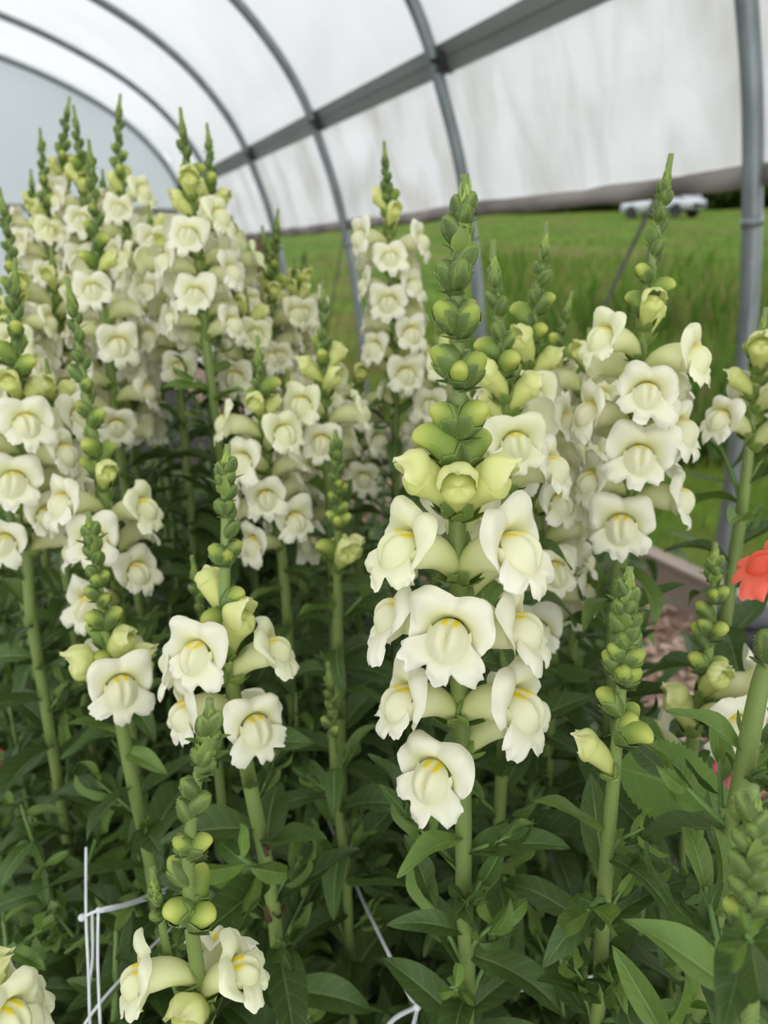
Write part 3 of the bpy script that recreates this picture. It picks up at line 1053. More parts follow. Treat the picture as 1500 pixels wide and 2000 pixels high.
class Stem:
    def __init__(s, path, depth, ref=None, ground=True):
        """path: pixels from tip downwards; the stem stands in an upright plane facing the camera at the given depth"""
        if ref is None: ref = path[len(path)//2]
        a = at(ref[0], ref[1], depth)
        n = Vector((a.x-CAM.x, a.y-CAM.y, 0)).normalized()
        s.toward = -n
        pts = []
        for q in path:
            r = ray(q[0], q[1])
            k = (a-CAM).dot(n)/r.dot(n)
            pts.append(CAM+r*k + n*(q[2] if len(q) > 2 else 0))
        cs = catmull(pts, 6)
        if ground:
            d = (cs[-1]-cs[-4]).normalized()
            z = cs[-1].z
            for f in (.12, .3, .6, 1.0):
                cs.append(Vector((cs[-1].x, cs[-1].y, 0))+Vector((d.x, d.y, 0))*.0+Vector((0, 0, z*(1-f))) if False else
                          Vector((pts[-1].x+d.x*min(.18, z)*f*.8, pts[-1].y+d.y*min(.18, z)*f*.8, z*(1-f)-(.01 if f == 1 else 0))))
        s.p = cs
        s.s = [0.]
        for i in range(1, len(cs)):
            s.s.append(s.s[-1]+(cs[i]-cs[i-1]).length)
        s.len = s.s[-1]
        s.n = n

    def at(s, q):
        q = min(max(q, 0), s.len)
        for i in range(1, len(s.s)):
            if s.s[i] >= q: break
        f = (q-s.s[i-1])/max(1e-9, s.s[i]-s.s[i-1])
        p = s.p[i-1].lerp(s.p[i], f)
        t = (s.p[max(i-2, 0)]-s.p[min(i+1, len(s.p)-1)]).normalized()
        return p, t

    def s_of_y(s, py):
        best = 0; bd = 1e9
        k = 0.
        while k < s.len:
            y = proj(s.at(k)[0])[1]
            if abs(y-py) < bd: bd, best = abs(y-py), k
            if y > py+120: break
            k += .001
        return best


COUNT = {'objs': 0}


def put(kind, plant, base, M, near, rg, idx=None, coral=None):
    M = Matrix.Translation(-base) @ M
    if kind in ('open', 'half'):
        src = OPEN if kind == 'open' else HALFS
        if coral: src = coral[kind]
        v = src[(idx if idx is not None else rg.randrange(len(src))) % len(src)]
        if near:
            f = link('flower', v['tube'], plant, M)
            link('upper_lip', v['upper'], f); link('lower_lip', v['lower'], f); link('calyx', v['calyx'], f)
        else:
            f = link('flower', v['whole'], plant, M)
    else:
        src = STAGE[kind] if not coral or kind not in coral else coral[kind]
        v = src[(idx if idx is not None else rg.randrange(len(src))) % len(src)]
        if near:
            f = link('bud', v['body'], plant, M)
            link('calyx', v['calyx'], f)
            link('bract', v['bract'], f, Matrix.Translation((0, -.002, -.001)))
        else:
            f = link('bud', v['whole'], plant, M)
    return f


ELEV = dict(open=R(0), half=R(40), big=R(46), ybud=R(48), mid=R(44), small=R(48), tiny=R(58))
FACE = dict(open=.025, half=.020, big=.014, ybud=.011, mid=.008, small=.005, tiny=.003)


def leafy(plant, base, st, s0, s1, rg, step=.0115, L0=.042, L1=.075, near=True, shoots=.3, az0=0., maxn=40):
    """spiral of leaves (and little side shoots) on the stem between lengths s0 and s1 from the tip"""
    q = s0; k = 0; az = az0 or rg.uniform(0, 6)
    while q < s1 and k < maxn:
        p, t = st.at(q)
        f = (q-s0)/max(.001, .25)
        L = (L0+(L1-L0)*min(1, f*1.4))*rg.uniform(.8, 1.2)
        el = R(rg.uniform(5, 40))
        lm = rg.choice(LEAVES if f > .12 or rg.random() < .5 else YLEAF)
        M = organ_M(p, t, az, el, L, st.toward, rg.uniform(-.4, .4))
        link('leaf', lm, plant, Matrix.Translation(-base) @ M)
        if rg.random() < shoots:
            sl = rg.uniform(.018, .05)
            M = organ_M(p, t, az+rg.uniform(-.3, .3), R(rg.uniform(35, 60)), 1, st.toward)
            M = Matrix.Translation(-base) @ M
            mb = SHOOTS[rg.randrange(3)]
            so = link('side_shoot', mb, plant, M @ Matrix.Scale(sl/.04, 4))
            for j in range(5 if near else 3):
                a2 = j*2.4+rg.uniform(-.3, .3)
                LM = Matrix.Translation((0, .04-.006*j, 0)) @ Matrix.Rotation(a2, 4, 'Y') @ Matrix.Rotation(R(rg.uniform(15, 60)), 4, 'X') @ Matrix.Scale(rg.uniform(.018, .034), 4)
                link('leaf', rg.choice(YLEAF if rg.random() < .6 else LEAVES), so, LM)
        az += 2.4+rg.uniform(-.25, .25)
        q += step*rg.uniform(.7, 1.3)*(1+.5*min(1, f))
        k += 1


SHOOTS = []
for s in range(3):
    mb = MB(); mb.tube([(0, 0, 0), (0, .02, .002*s), (0, .042, .001)], [.0014, .0012, .0007], 7, (.14, .25, .06)); SHOOTS.append(mb.mesh('side_shoot', M_stem))


def snap(label, path, depth, y_yel=None, y_open=None, y_end=None, sc=1., near=None, seed=0, r0=.0014, r1=.0042, explicit=None, leaves=True, step_open=.0082, step_bud=.0060,
         leaf_from=None, az0=None, cat='snapdragon', group='white snapdragons in the bed', coral=None, name='snapdragon_plant', tip=True, maxleaf=34, ref=None, y_half=None, shoots=.3, Lleaf=.076, dead=0):
    rg = random.Random(seed*77+5)
    if near is None: near = depth < .47
    st = Stem(path, depth, ref)
    base = Vector((st.p[-1].x, st.p[-1].y, 0))
    plant = empty(name, base)
    # stem
    rad = [sc*(r0+(r1-r0)*min(1, (q/.16)**.8)) for q in st.s]
    mb = MB(); mb.tube([p-base for p in st.p], rad, 10 if near else 7, (.19, .26, .07))
    if near:
        fz = MB().add(mb); fuzz(fz, mb, 900, .0006, rg, (.42, .52, .24)); mb = fz
    link('stem', mb.mesh('stem', M_stem), plant)
    last = 0
    if tip:
        p, t = st.at(.013*sc)
        M = Matrix.Translation(p-base) @ Vector((0, 0, 1)).rotation_difference(t).to_matrix().to_4x4() @ Matrix.Rotation(rg.uniform(0, 6), 4, 'Z') @ Matrix.Scale(sc*(1. if explicit else .8), 4)
        link('bud_tip', rg.choice(TIPS), plant, M)
    s_end = st.s_of_y(y_end) if y_end else 0.05
    if explicit:
        for (py, azd, kind, k, *rest) in explicit:
            el = ELEV[kind]+(R(rest[0]) if rest else 0)
            az = R(azd)
            # find the stem height whose organ face lands on py
            best, bd = 0, 1e9
            q = 0.
            while q < st.len:
                p, t = st.at(q)
                M = organ_M(p, t, az, el, sc*k, st.toward)
                f = M @ Vector((0, FACE[kind], .012 if kind == 'open' else .004))
                d = abs(proj(f)[1]-py)
                if d < bd: bd, best = d, q
                elif d > bd+150: break
                q += .0015
            p, t = st.at(best)
            put(kind, plant, base, organ_M(p, t, az, el, sc*k*(1.02 if kind == 'open' else 1.0), st.toward, rg.uniform(-.12, .12)), near, rg, rest[1] if len(rest) > 1 else None, coral)
            s_end = max(s_end, best)
    else:
        s_y = st.s_of_y(y_yel) if y_yel else 1e9
        s_h = st.s_of_y(y_half) if y_half else None
        s_o = st.s_of_y(y_open) if y_open else 1e9
        if s_h is None: s_h = s_o-.022*sc
        q = .020*sc; az = az0 if az0 is not None else rg.uniform(0, 6.28)
        while q < s_end:
            p, t = st.at(q)
            if q < .030*sc: kind = 'tiny'
            elif q < min(s_y, .055*sc) or q < s_y-.035*sc: kind = 'small'
            elif q < s_y: kind = 'mid'
            elif q < s_h-.018*sc: kind = 'ybud'
            elif q < s_h: kind = 'big'
            elif q < s_o: kind = 'half'
            else: kind = 'open'
            k = sc*rg.uniform(.9, 1.1)*{'open': .97, 'half': .92, 'big': .86, 'ybud': .86, 'mid': .84, 'small': .80, 'tiny': .92}[kind]
            if kind == 'tiny': k *= 1.05
            el = ELEV[kind]+R(rg.uniform(-8, 8))
            idx = None
            if kind == 'open' and not coral:
                idx = rg.randrange(9) if q > s_o+.02 else rg.choice((9, 10, 11, 2, 5))
            put(kind, plant, base, organ_M(p, t, az, el, k, st.toward, rg.uniform(-.15, .15)), near, rg, idx, coral)
            az += 2.4+rg.uniform(-.22, .22)
            q += sc*{'tiny': .0042, 'small': step_bud*.95, 'mid': step_bud*1.25, 'ybud': step_bud*1.5, 'big': .0078, 'half': .0082, 'open': step_open}[kind]*rg.uniform(.85, 1.15)
    if leaves:
        s0 = s_end+.02 if leaf_from is None else st.s_of_y(leaf_from)
        leafy(plant, base, st, s0, min(st.len-.12, s0+.42), rg, near=near, maxn=maxleaf, shoots=shoots if near else shoots*.5, L1=Lleaf)
    for k in range(dead):
        p, t = st.at(s_end+.05+.05*k)
        link('withered_leaf', DEAD[k % 2], plant, Matrix.Translation(-base) @ organ_M(p, t, R(rg.uniform(-60, 60)), R(-50), .026, st.toward))
    tag(plant, label, cat, group)
    return plant


# ------------------------------------------------------------------ the snapdragons, each by its stem in the photograph
# main plant: every organ placed as in the photograph
snap('tall white snapdragon before the steel post, large open flowers under long hairy green bud spike',
     [(908, 340), (905, 400), (893, 520), (893, 640), (897, 760), (894, 880), (893, 1000), (895, 1100), (897, 1250), (898, 1380), (905, 1600), (906, 1780), (914, 1880)], .29, ref=(893, 1100),
     explicit=[(395, 110, 'tiny', 1.1), (405, -100, 'tiny', 1.1), (440, -78, 'small', .88), (452, 78, 'small', .62), (415, 20, 'small', .7), (495, 85, 'small', .92), (470, 170, 'small', .8),
               (530, -82, 'small', .98), (525, 18, 'small', 1.0), (595, 98, 'mid', .72), (548, -160, 'mid', .7), (603, -50, 'mid', 1.0), (606, 50, 'mid', 1.0), (612, -150, 'mid', .75), (692, -72, 'mid', 1.08), (712, 2, 'ybud', .78, -8), (708, 68, 'mid', 1.08), (698, 160, 'mid', .95),
               (795, -72, 'ybud', 1.0), (795, 64, 'ybud', 1.05), (790, 175, 'ybud', 1.1), (848, -78, 'big', 1.05), (860, 130, 'big', 1.0), (942, -70, 'half', 1.12, -8, 1), (955, 4, 'half', 1.0, -2, 0), (942, 68, 'half', 1.12, -8, 2), (1000, 178, 'open', 1.0),
               (1075, -60, 'open', 1.02, 10, 9), (1082, 56, 'open', 1.06, 10, 3), (1100, 150, 'open', 1), (1200, -86, 'open', 1.0, 4, 4), (1245, -11, 'open', 1.0, 4, 1), (1235, 76, 'open', 1.0, 8, 5), (1240, 178, 'open', 1),
               (1375, -64, 'open', 1.0, 6, 6), (1385, 58, 'open', 1.08, 2, 7), (1400, 120, 'open', 1.0), (1515, -28, 'open', 1.0, 2, 0)],
     y_end=1500, seed=1, r1=.0040, leaf_from=1640, maxleaf=30, shoots=.6, Lleaf=.062)
G = 'white snapdragons in the bed'
snap('white snapdragon leaning before the meadow, its hairy bud tip crossing the parked car', [(1311, 300), (1298, 370), (1276, 500), (1256, 650), (1240, 800), (1226, 950), (1214, 1080), (1198, 1220), (1190, 1400)], .41, 500, 690, 1060, seed=2, y_half=640)
snap('slim green snapdragon bud spike touching the tall hairy one, yellow buds below', [(962, 468), (968, 560), (980, 680), (990, 800), (990, 950), (985, 1100), (990, 1300)], .39, 690, 860, 1010, seed=3, y_half=770)
snap('snapdragon with thin bare-necked bud tip before the grass, pale flowers hanging low beneath', [(1067, 432), (1062, 500), (1048, 580), (1038, 680), (1026, 800), (1040, 950), (1060, 1100), (1080, 1300)], .44, 600, 760, 1250, seed=4, y_half=700)
snap('small green unopened bud spike behind the flowers, outlined on the meadow', [(1118, 568), (1100, 640), (1084, 720), (1070, 850), (1070, 1000)], .56, 680, 800, 940, seed=5)
snap('white snapdragon at the foot of the near steel post, few flowers low on it', [(1496, 600), (1482, 700), (1468, 830), (1455, 950), (1436, 1080), (1412, 1250), (1400, 1400)], .47, 690, 790, 905, seed=6, near=True)
snap('green snapdragon spike with plump unopened buds over one fat yellow bud', [(1230, 1108), (1222, 1220), (1214, 1330), (1205, 1450), (1188, 1640), (1178, 1780), (1170, 1960)], .30,
     explicit=[(1150, -90, 'tiny', 1.1), (1160, 90, 'tiny', 1.1), (1180, -60, 'small', .75), (1175, 30, 'small', .7), (1205, 85, 'small', .8), (1195, -120, 'small', .8), (1225, 60, 'small', .8), (1210, -85, 'small', .85), (1240, -10, 'small', .8), (1250, 120, 'small', .9),
               (1262, -50, 'mid', .75), (1275, 75, 'mid', .85), (1285, -85, 'mid', .85), (1305, 8, 'mid', .8), (1310, 60, 'mid', .85), (1300, 170, 'mid', .9), (1352, -85, 'ybud', .85), (1400, 70, 'ybud', .85, 10), (1390, 150, 'big', .8), (1420, 60, 'big', .85, -10), (1465, -78, 'half', .85, -5, 3)], y_end=1480, seed=7, leaf_from=1640, maxleaf=22, r1=.0034, shoots=.6)
snap('snapdragon beside the big toothed leaf, green bud spike over two white flowers', [(1397, 1060), (1395, 1140), (1388, 1230), (1375, 1330), (1352, 1460), (1340, 1600), (1340, 1750)], .42,
     explicit=[(1095, 90, 'tiny', 1.2), (1100, -80, 'tiny', 1.2), (1110, 10, 'small', .7), (1120, -80, 'small', .7), (1155, 0, 'mid', .75), (1150, 70, 'mid', .85), (1185, -75, 'mid', .95), (1220, 60, 'ybud', .9), (1215, -50, 'mid', .9), (1225, -110, 'ybud', 1), (1280, -60, 'ybud', 1), (1290, 110, 'ybud', 1), (1330, 50, 'half', 1.0, 10),
               (1340, 110, 'open', 1.0), (1375, -75, 'half', 1.25, 5), (1420, 42, 'open', 1.05, -4, 8), (1440, -120, 'open', .95)], y_end=1450, seed=8, leaf_from=1500, maxleaf=16)
snap('white snapdragon with bare green neck and open flowers around a hairy stem, beside shorter spikes', [(445, 868), (440, 950), (441, 1060), (438, 1180), (446, 1290), (468, 1420), (490, 1540), (515, 1660), (535, 1780)], .37,
     explicit=[(905, 90, 'tiny', 1.2), (915, -90, 'tiny', 1.2), (935, -60, 'small', .7), (930, 60, 'small', .65), (955, 75, 'small', .75), (985, -50, 'small', .8), (985, 30, 'small', .75), (1000, 120, 'small', .75), (1030, 75, 'small', .85), (1070, -70, 'mid', .9), (1080, 10, 'mid', .75), (1065, 80, 'mid', .8), (1075, 160, 'mid', .9),
               (1155, 65, 'ybud', .95), (1145, -150, 'half', .95), (1200, -45, 'big', .85, -10), (1190, 150, 'big', 1), (1215, 55, 'half', 1.25, 12, 2), (1280, -36, 'open', .95, 5, 2), (1275, 80, 'open', .95, 8, 10), (1290, -110, 'open', 1.0), (1420, 18, 'open', .95, 0, 5), (1390, -70, 'open', .95, 0, 8), (1400, 170, 'open', 1)], y_end=1420, seed=9, leaf_from=1480, maxleaf=30, shoots=.5, dead=2)
snap('short snapdragon with long bare hairy bud spike rising over cream half-open flowers and white twine', [(410, 1365), (404, 1430), (386, 1520), (374, 1600), (368, 1690), (372, 1790), (385, 1890), (400, 1990)], .27,
     explicit=[(1400, 60, 'tiny', 1.2), (1405, -60, 'tiny', 1.2), (1440, 85, 'tiny', 1.3), (1465, -60, 'small', .65), (1460, 20, 'tiny', 1.2), (1490, 60, 'small', .75), (1530, -80, 'small', .8), (1560, 55, 'small', .85), (1575, -120, 'small', .8), (1640, -60, 'mid', .72), (1640, 70, 'ybud', .75), (1690, -130, 'mid', .9), (1720, 150, 'big', .9),
               (1762, -60, 'ybud', .95), (1775, 45, 'ybud', .95, -8), (1860, 150, 'open', .85, 20), (1915, -88, 'open', .80, 2, 9), (1895, 75, 'open', .76, 14, 10), (1990, -30, 'half', 1.0, 0, 2)], y_end=1960, seed=10, leaves=False, r1=.0034)
snap('tiny green bud shoot standing beside the fat yellow buds of the short one', [(298, 1696), (304, 1750), (316, 1800), (328, 1870), (350, 1940), (380, 2040)], .29, None, None, 1790, seed=11, sc=.72, near=True, leaves=False)
snap('snapdragon low over broad leaves with three open flowers ringed under green buds', [(172, 1000), (184, 1080), (196, 1170), (210, 1260), (228, 1370), (250, 1480), (268, 1570), (285, 1640)], .43, 
     explicit=[(1030, 90, 'tiny', 1.2), (1035, -90, 'tiny', 1.2), (1050, -40, 'small', .7), (1060, 60, 'small', .7), (1075, -90, 'small', .75), (1085, 30, 'small', .75), (1090, 120, 'small', .75), (1110, -60, 'small', .8), (1120, 60, 'mid', .75), (1125, -10, 'mid', .7), (1150, -80, 'mid', .8), (1165, 40, 'mid', .75), (1200, -70, 'ybud', .9), (1195, 85, 'ybud', .95), (1225, -140, 'big', .9),
               (1275, -35, 'ybud', 1.1), (1255, 60, 'half', 1.05, 6), (1305, -75, 'half', 1.3, 0), (1345, 5, 'open', 1.05, 4, 3), (1305, 75, 'half', 1.3, -4), (1300, 170, 'open', 1)], y_end=1340, seed=12, leaf_from=1400, maxleaf=30, Lleaf=.085)
snap('white snapdragon with long green bud spire rising in front of crowded flower heads', [(130, 540), (146, 620), (160, 720), (178, 830), (196, 930), (212, 1030), (228, 1130), (240, 1300)], .48, 830, 1000, 1190, seed=13, y_half=935, near=True)
snap('white snapdragon with yellow hooded buds beside the crowded heads, green spire on top', [(30, 503), (28, 600), (33, 700), (38, 800), (44, 900), (50, 1050), (60, 1200)], .48, 660, 830, 1090, seed=14, y_half=760, near=True)
snap('dark green bud spire leaning beside the crowded white heads before the end wall', [(-2, 365), (12, 440), (24, 530), (34, 650), (44, 800)], .60, 520, 640, 900, seed=15)
snap('white snapdragon with the lowest of the spires before the end wall', [(78, 250), (84, 330), (92, 430), (100, 560), (110, 700)], .78, 400, 470, 760, seed=16)
snap('white snapdragon with forked-looking highest spire before the end wall', [(136, 188), (126, 260), (122, 330), (128, 450), (140, 640)], .80, 300, 370, 720, seed=17)
snap('white snapdragon whose spire touches the highest spire before the end wall', [(143, 205), (152, 270), (160, 350), (172, 500), (185, 650)], .76, 310, 400, 740, seed=18)
snap('white snapdragon with dark spire and bare stem running down between white heads', [(173, 272), (180, 350), (186, 440), (190, 520), (204, 630), (216, 720), (232, 860)], .60, 430, 560, 880, seed=19, y_half=530, step_open=.014)
snap('white snapdragon with straight spire crossing the end hoop', [(235, 183), (231, 250), (234, 330), (246, 420), (260, 520), (280, 650)], .76, 310, 400, 730, seed=20)
snap('white snapdragon with dark club-tipped spire before the curved hoops', [(352, 210), (362, 300), (374, 400), (386, 500), (398, 620), (412, 740), (430, 880)], .60, 350, 450, 690, seed=21)
snap('white snapdragon with thinner spire close behind the club-tipped one', [(404, 240), (410, 310), (408, 380), (402, 480), (400, 600)], .68, 360, 440, 660, seed=22)
snap('white snapdragon with densely budded bushy green top before the curtain hem', [(543, 408), (538, 470), (532, 560), (530, 660), (530, 800)], .74, 540, 610, 800, seed=23, step_bud=.0034)
snap('green-topped snapdragon leaning into the bushy green top', [(512, 440), (520, 500), (528, 580), (520, 700), (510, 820)], .78, 560, 620, 760, seed=24, step_bud=.0036)
snap('far thin snapdragon spire between the bushy top and a hoop post', [(597, 470), (592, 540), (585, 620), (580, 740)], .95, 540, 590, 700, seed=25)
snap('cream snapdragon with green spire beside the far steel post, yellow hooded buds midway', [(630, 548), (632, 640), (632, 740), (634, 850), (645, 1000), (650, 1150)], .58, 690, 790, 930, seed=26, y_half=735)
snap('white snapdragon in the middle of the bed with short spire over a dense round head', [(503, 655), (506, 740), (514, 840), (528, 950), (548, 1060), (560, 1180)], .56, 770, 850, 1070, seed=27, y_half=815)
snap('slender snapdragon with bare stem below two half-open yellow flowers', [(655, 840), (658, 920), (660, 1020), (660, 1120), (660, 1260), (664, 1400)], .54,
     explicit=[(865, 60, 'tiny', 1.2), (870, -60, 'tiny', 1.2), (885, -80, 'small', .7), (890, 40, 'small', .7), (905, -30, 'small', .7), (910, 80, 'small', .75), (920, 150, 'small', .8), (930, -75, 'small', .8), (940, 20, 'mid', .7), (950, 75, 'mid', .8), (965, -60, 'mid', .8), (985, 70, 'mid', .85), (1000, -75, 'ybud', .8), (1010, -5, 'ybud', .8), (1005, 70, 'ybud', .9),
               (1062, -70, 'big', 1.05), (1085, 25, 'half', 1.2), (1075, 70, 'half', 1.1), (1070, 170, 'half', 1)], y_end=1080, seed=28, near=True, leaf_from=1140, maxleaf=34, shoots=.4)
snap('full white snapdragon head standing alone before the meadow with short dense green spire', [(750, 275), (754, 350), (758, 430), (764, 540), (770, 660), (772, 790), (772, 900)], .66, 400, 470, 760, seed=29, step_bud=.0036, step_open=.0078)
snap('small unopened green bud shoot low among dark leaves', [(640, 1293), (646, 1380), (650, 1470), (660, 1580), (676, 1700)], .46, 1440, None, 1450, seed=30, sc=.8, near=True, maxleaf=26, shoots=.5)
snap('small green side spike behind the bare-necked white snapdragon', [(374, 1085), (384, 1140), (396, 1210), (410, 1330)], .46, None, None, 1200, seed=31, sc=.8, near=True, leaves=False)
snap('near green spike with pale bud tip overlapping the thick green stem', [(1472, 1535), (1470, 1640), (1462, 1760), (1468, 1880), (1464, 2010)], .215,
     explicit=[(1590, 90, 'tiny', 1.2), (1580, -90, 'tiny', 1.2), (1610, 0, 'small', .6), (1620, 90, 'small', .7), (1640, -75, 'small', .75), (1660, 60, 'small', .75), (1680, -75, 'small', .8), (1700, 80, 'small', .8), (1720, -60, 'small', .8), (1740, 0, 'small', .7), (1765, -60, 'mid', .75), (1750, 100, 'mid', .8)], y_end=1770, seed=32, leaf_from=1830, maxleaf=8, r1=.0034, Lleaf=.03)
snap('half-open cream flowers of a snapdragon cut by the frame beside white twine strands', [(-84, 1650), (-76, 1750), (-70, 1850), (-66, 1960), (-60, 2060)], .28,
     explicit=[(1750, 60, 'small', .9), (1860, 80, 'ybud', .9), (1900, 70, 'half', .9), (1955, 82, 'open', .9, 14, 10), (1990, 30, 'open', .85)], y_end=1990, seed=33, leaves=False, tip=True)
# filling the crowded far part of the bed
fillers = [((60, 330), (66, 420), (74, 560), (80, 720), .88, 'white snapdragon head low before the grey end wall'), ((200, 330), (205, 420), (214, 540), (220, 700), .86, 'white snapdragon head packed between tall spires'),
           ((290, 400), (296, 470), (306, 580), (312, 740), .74, 'white snapdragon head between the dark spire and the club-tipped one'), ((330, 430), (336, 500), (344, 600), (352, 760), .66, 'white snapdragon head with yellow buds touching the hoop end'),
           ((440, 400), (446, 480), (452, 580), (456, 720), .72, 'white snapdragon head between hoop foot and bushy green top'), ((100, 480), (106, 560), (114, 680), (122, 900), .66, 'white snapdragon head under the low spires'),
           ((575, 500), (576, 580), (580, 690), (584, 860), .80, 'cream snapdragon head half hidden by green spires'), ((700, 690), (700, 760), (700, 860), (700, 980), .72, 'cream snapdragon head behind the slender half-open one'),
           ((560, 720), (566, 790), (574, 900), (590, 1080), .64, 'pale snapdragon head tucked behind the dense round head'), ((850, 640), (850, 710), (850, 800), (850, 940), .70, 'small cream snapdragon half hidden behind the tall hairy spike'),
           ((1150, 640), (1148, 710), (1146, 820), (1140, 1000), .54, 'pale snapdragon head behind the leaning one'), ((1010, 840), (1030, 900), (1050, 1020), (1070, 1200), .50, 'pale snapdragon head low behind the tall main spike'),
           ((0, 560), (4, 640), (10, 780), (20, 1000), .62, 'white snapdragon head pressed behind yellow hooded buds'), ((250, 560), (252, 640), (256, 740), (262, 880), .70, 'white snapdragon head with one drooping lowest flower'),
           ((90, 700), (100, 780), (112, 900), (130, 1120), .55, 'white snapdragon head below the crowded ones, above dark leaves'), ((480, 560), (480, 640), (480, 740), (484, 900), .72, 'white snapdragon head beside the bushy green top')]
for i, (a, b, c, d, dep, lab) in enumerate(fillers):
    h = d[1]-a[1]
    snap(lab, [a, b, c, d], dep, a[1]+h*.16, a[1]+h*.30, a[1]+h*(.98 if h < 420 else .9), seed=60+i, step_bud=.006)

# coral, pink and red snapdragons of the next rows
CORAL = ((.85, .16, .10), (.83, .10, .04), (.80, .17, .05), (.9, .5, .02))


def colour_set(P):
    D = dict(open=[], half=[])
    for s in range(2):
        tb, ul, ll, cx = open_flower(30+s, P)
        D['open'].append(dict(tube=tb.mesh('flower', M_petal), upper=ul.mesh('upper_lip', M_petal), lower=ll.mesh('lower_lip', M_petal), calyx=cx.mesh('calyx', M_green), whole=MB().add(tb).add(ul).add(ll).add(cx, None, 1).mesh('flower', [M_petal, M_green])))
        tb, ul, ll, cx = half_flower(30+s, (P[0], P[2], P[0]))
        D['half'].append(dict(tube=tb.mesh('flower', M_petal), upper=ul.mesh('upper_lip', M_petal), lower=ll.mesh('lower_lip', M_petal), calyx=cx.mesh('calyx', M_green), whole=MB().add(tb).add(ul).add(ll).add(cx, None, 1).mesh('flower', [M_petal, M_green])))
    return D


coral = colour_set(CORAL)
pink = colour_set(((.88, .30, .33), (.86, .26, .28), (.8, .35, .3), (.85, .4, .2)))
red = colour_set(((.45, .05, .06), (.42, .05, .07), (.4, .06, .06), (.5, .2, .05)))
snap('coral orange snapdragon on a thick hairy green stem beside the baseboard', [(1720, 900), (1655, 1060), (1560, 1190), (1497, 1300), (1468, 1420), (1448, 1540), (1424, 1660), (1392, 1800), (1370, 1920)], .29,
     explicit=[(1110, -75, 'open', .72, 8, 0), (1085, -100, 'half', .8, -20, 0), (1030, -60, 'half', .9), (1262, -60, 'small', 1.2, 10)], y_end=1200, seed=40, coral=coral, group='coloured snapdragons', near=True, leaf_from=1480, maxleaf=30, shoots=.7, r1=.0046, Lleaf=.066)
snap('pink snapdragon flower almost hidden behind the thick green stem', [(1490, 1420), (1480, 1500), (1460, 1600), (1450, 1750)], .46, explicit=[(1495, -50, 'open', .9, 0, 0), (1480, 60, 'half', .9), (1450, 10, 'small', .9)], y_end=1500, seed=41, coral=pink, group='coloured snapdragons', near=True, tip=False, maxleaf=6)
snap('dark red snapdragon low in the shade at the far edge of the bed', [(40, 1440), (38, 1490), (36, 1560), (34, 1640)], .85, explicit=[(1490, -60, 'open', .8), (1485, 50, 'half', .8), (1495, 0, 'half', .8)], y_end=1500, seed=42, coral=red, group='coloured snapdragons', tip=False, maxleaf=14)

# ------------------------------------------------------------------ leafy stems without flowers
made = []


def leafy_stem(x, y, top, label, seed, near=True):
    rg = random.Random(seed)
    lean = Vector((rg.uniform(-.06, .06), rg.uniform(-.06, .06), 0))
    pts = [Vector((x, y, top)), Vector((x, y, top*.66))-lean*.5, Vector((x, y, top*.33))-lean*.8, Vector((x, y, -.01))-lean]
    st = Stem.__new__(Stem)
    st.p = catmull(pts, 5)
    st.s = [0.]
    for i in range(1, len(st.p)): st.s.append(st.s[-1]+(st.p[i]-st.p[i-1]).length)
    st.len = st.s[-1]
    n = Vector((x, y, 0)).normalized(); st.toward = -n; st.n = n
    base = Vector((st.p[-1].x, st.p[-1].y, 0))
    plant = empty('snapdragon_plant', base)
    mb = MB(); mb.tube([p-base for p in st.p], [.0012+.0022*min(1, q/.15) for q in st.s], 7, (.14, .225, .056))
    link('stem', mb.mesh('stem', M_stem), plant)
    leafy(plant, base, st, .002, min(.42, st.len*.75), rg, step=.010, L0=.03, L1=.075, near=near, maxn=38, shoots=.14)
    tag(plant, label, 'snapdragon', 'leafy snapdragon stems without flowers')


cells = []
rg = random.Random(5)
for ix in range(-10, 14):
    for iy in range(2, 22):
        x = ix*.085+rg.uniform(-.03, .03); y = iy*.085+rg.uniform(-.03, .03)
        v = Vector((x, y, .7))-CAM
        d = v.dot(FW)
        if d < .36 or x > 1.02: continue
        px, py = proj(Vector((x, y, .68)))
        if d < .52 and 1180 < px < 1500: continue
        if px > 1240 and d > .62: continue
        if px < -150 or px > 1600 or py < 700: continue
        cells.append((d, x, y))
cells.sort()
cells = cells[:120]
for k, (d, x, y) in enumerate(cells):
    leafy_stem(x, y, rg.uniform(.60, .74) if d > .5 else rg.uniform(.56, .68), 'leafy green snapdragon stem without flowers among the flowering ones', 900+k, d < .6)

# dark mass of lower leaves filling the bed
lowleaf = [MB() for _ in range(3)]
for q, m_ in enumerate(lowleaf):
    a = R((25, 50, 80)[q])
    def lf(u, v, a=a):
        wv = .13*math.sin(PI*max(.03, v**.85))
        b = a*v
        return (u*wv, v*math.cos(b*.6), -v*math.sin(b*.6)+abs(u)*wv*.3+.1*v)
    m_.grid(lf, [-1, 0, 1], lin(6), lambda u, v, p: (.066, .118, .028))
mb = MB()
rg = random.Random(8)
for k in range(5200):
    x = rg.uniform(-1.1, 1.04); y = rg.uniform(.12, 3.2)
    d = (Vector((x, y, .5))-CAM).dot(FW)
    z = rg.uniform(.05, .60) if d > .45 else rg.uniform(.05, .45)
    if x < -.25 and y < .75: 
        if rg.random() < .6: continue
    qx, qy = proj(Vector((x, y, z)))
    if qx > 1180 and 1080 < qy < 1460 and rg.random() < .75: continue
    L = rg.uniform(.04, .085)
    M = Matrix.Translation((x, y, z)) @ Matrix.Rotation(rg.uniform(0, 6.28), 4, 'Z') @ Matrix.Rotation(rg.uniform(-.5, .5), 4, 'X') @ Matrix.Rotation(rg.uniform(-.5, .5), 4, 'Y') @ Matrix.Scale(L, 4)
    t = rg.uniform(.7, 1.35)
    mb.add(lowleaf[rg.randrange(3)], M, None, (t, t, t))
